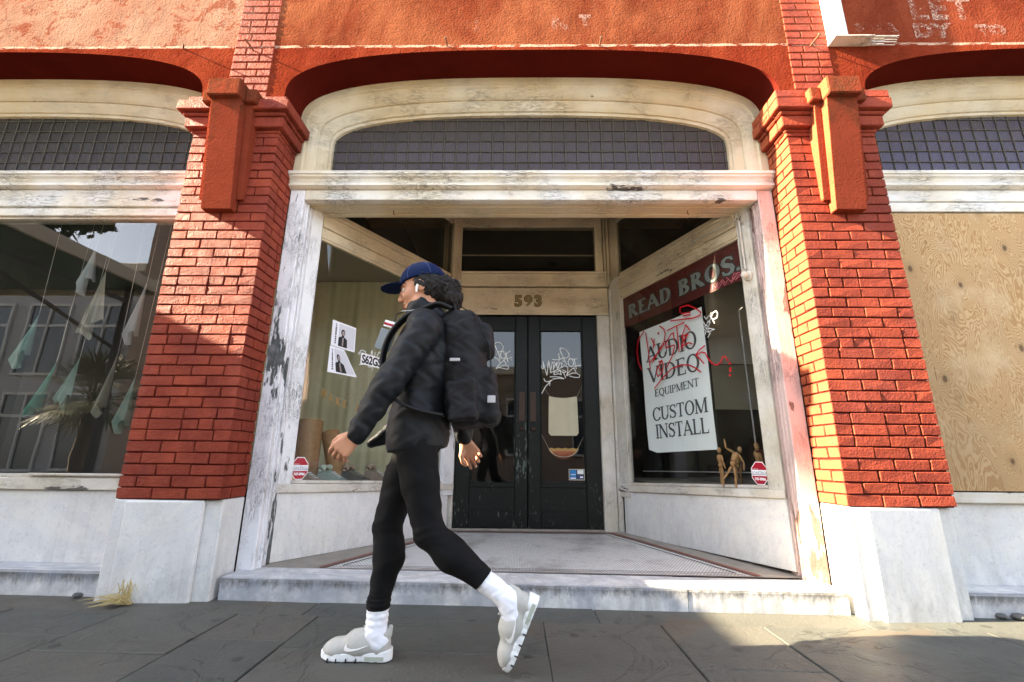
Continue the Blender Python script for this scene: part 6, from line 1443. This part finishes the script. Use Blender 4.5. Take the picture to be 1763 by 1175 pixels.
shoe((-.520, -.662, gz(-.65) + .002), (-1, 0, 0), (0, 0, 1), 1, None); shoe((.088, -.777, .262), (-.40, 0, -.915), (-.915, 0, .40), 1, None)
# backpack and name badge
BP = thing('backpack', 'charcoal backpack worn by the person walking past', 'backpack', (-.25, PY, .94))
k = Vol((-.40, -.93, .86), (-.04, -.50, 1.54), .0045); rot = Quaternion((0, 1, 0), R(-7))
k.rbox((-.250, PY, 1.20), (.098, .142, .270), .080, .02, rot).rbox((-.140, PY, 1.07), (.045, .120, .130), .04, .015, rot).rbox((-.165, PY, 1.33), (.045, .115, .07), .035, .02, rot)
for s in (-1, 1): k.rbox((-.24, PY + s * .150, 1.04), (.065, .024, .09), .02, .012, rot)
k.warp(wob(.004, 42, 1)).warp(wob(.002, 110, 2)); part('pack_body', k, M['pack'], BP)
for s in (-1, 1):
    m = MB(); yy = PY + s * .125; pts = [(-.30, yy, 1.45), (-.365, yy, 1.475), (-.43, yy, 1.452), (-.52, yy, 1.405), (-.588, yy, 1.30), (-.592, yy + s * .02, 1.16), (-.52, yy + s * .075, 1.04), (-.42, yy + s * .08, .99), (-.30, yy + s * .03, .97)]
    cr = [Vector(p) for p in pts]; fine = []
    for i in range(len(cr) - 1):
        p0, p1, p2, p3 = cr[max(0, i - 1)], cr[i], cr[i + 1], cr[min(len(cr) - 1, i + 2)]
        for t in lin(0, 1, 6, endpoint=False): fine.append(.5 * ((2 * p1) + (p2 - p0) * t + (2 * p0 - 5 * p1 + 4 * p2 - p3) * t * t + (3 * p1 - p0 - 3 * p2 + p3) * t ** 3))
    rows = []
    for i, p in enumerate(fine):
        t = (fine[min(i + 1, len(fine) - 1)] - fine[max(0, i - 1)]).normalized(); sd = Vector((0, 1, 0)); nn = t.cross(sd).normalized(); rows.append([p + sd * a + nn * c for a, c in ((-.028, 0), (-.026, .006), (.026, .006), (.028, 0), (.026, -.006), (-.026, -.006))])
    m.grid(rows, closed_v=True); obj('shoulder_strap', m, M['strap'], BP, True)
m = MB(); m.box(-.30, -.255, PY - .162, PY - .156, 1.205, 1.219, .002); m.box(-.135, -.10, PY - .128, PY - .122, 1.03, 1.062, .003); obj('reflective_patch', m, M['patch'], BP)
m = MB(); m.tube([(-.27, PY - .10, 1.475), (-.19, PY - .12, 1.42), (-.13, PY - .12, 1.28), (-.12, PY - .12, 1.16)], .003, 5); m.tube([(-.30, PY - .03, 1.475), (-.31, PY - .03, 1.515), (-.30, PY + .03, 1.515), (-.29, PY + .03, 1.475)], .008, 7); obj('zip_and_loop', m, M['strap'], BP)
BG = thing('name_badge', 'pale name badge with a red strip swinging from the walker\'s neck', 'badge', (-.60, -.80, 1.28))
rb = Matrix.Rotation(R(16), 3, 'Y'); Tb = lambda p: tuple(Vector((-.602, -.815, 1.325)) + rb @ Vector(p))
m = MB(); m.box(-.036, .036, -.002, .002, -.06, .038, .001, Tb); obj('card', m, M['badge'], BG); m = MB(); m.box(-.036, .036, -.004, -.0022, .048, .078, .001, lambda p: Tb((p[0] + .006, p[1], p[2]))); obj('clip', m, M['sole'], BG)
m = MB(); m.box(-.036, .036, -.006, -.0042, .056, .066, .0005, lambda p: Tb((p[0] + .006, p[1], p[2]))); obj('red_strip', m, M['stred'], BG)
m = MB(); m.tube([Tb((.01, -.002, .078)), (-.565, -.80, 1.44), (-.52, -.79, 1.465)], .003, 5); obj('cord', m, M['strap'], BG)
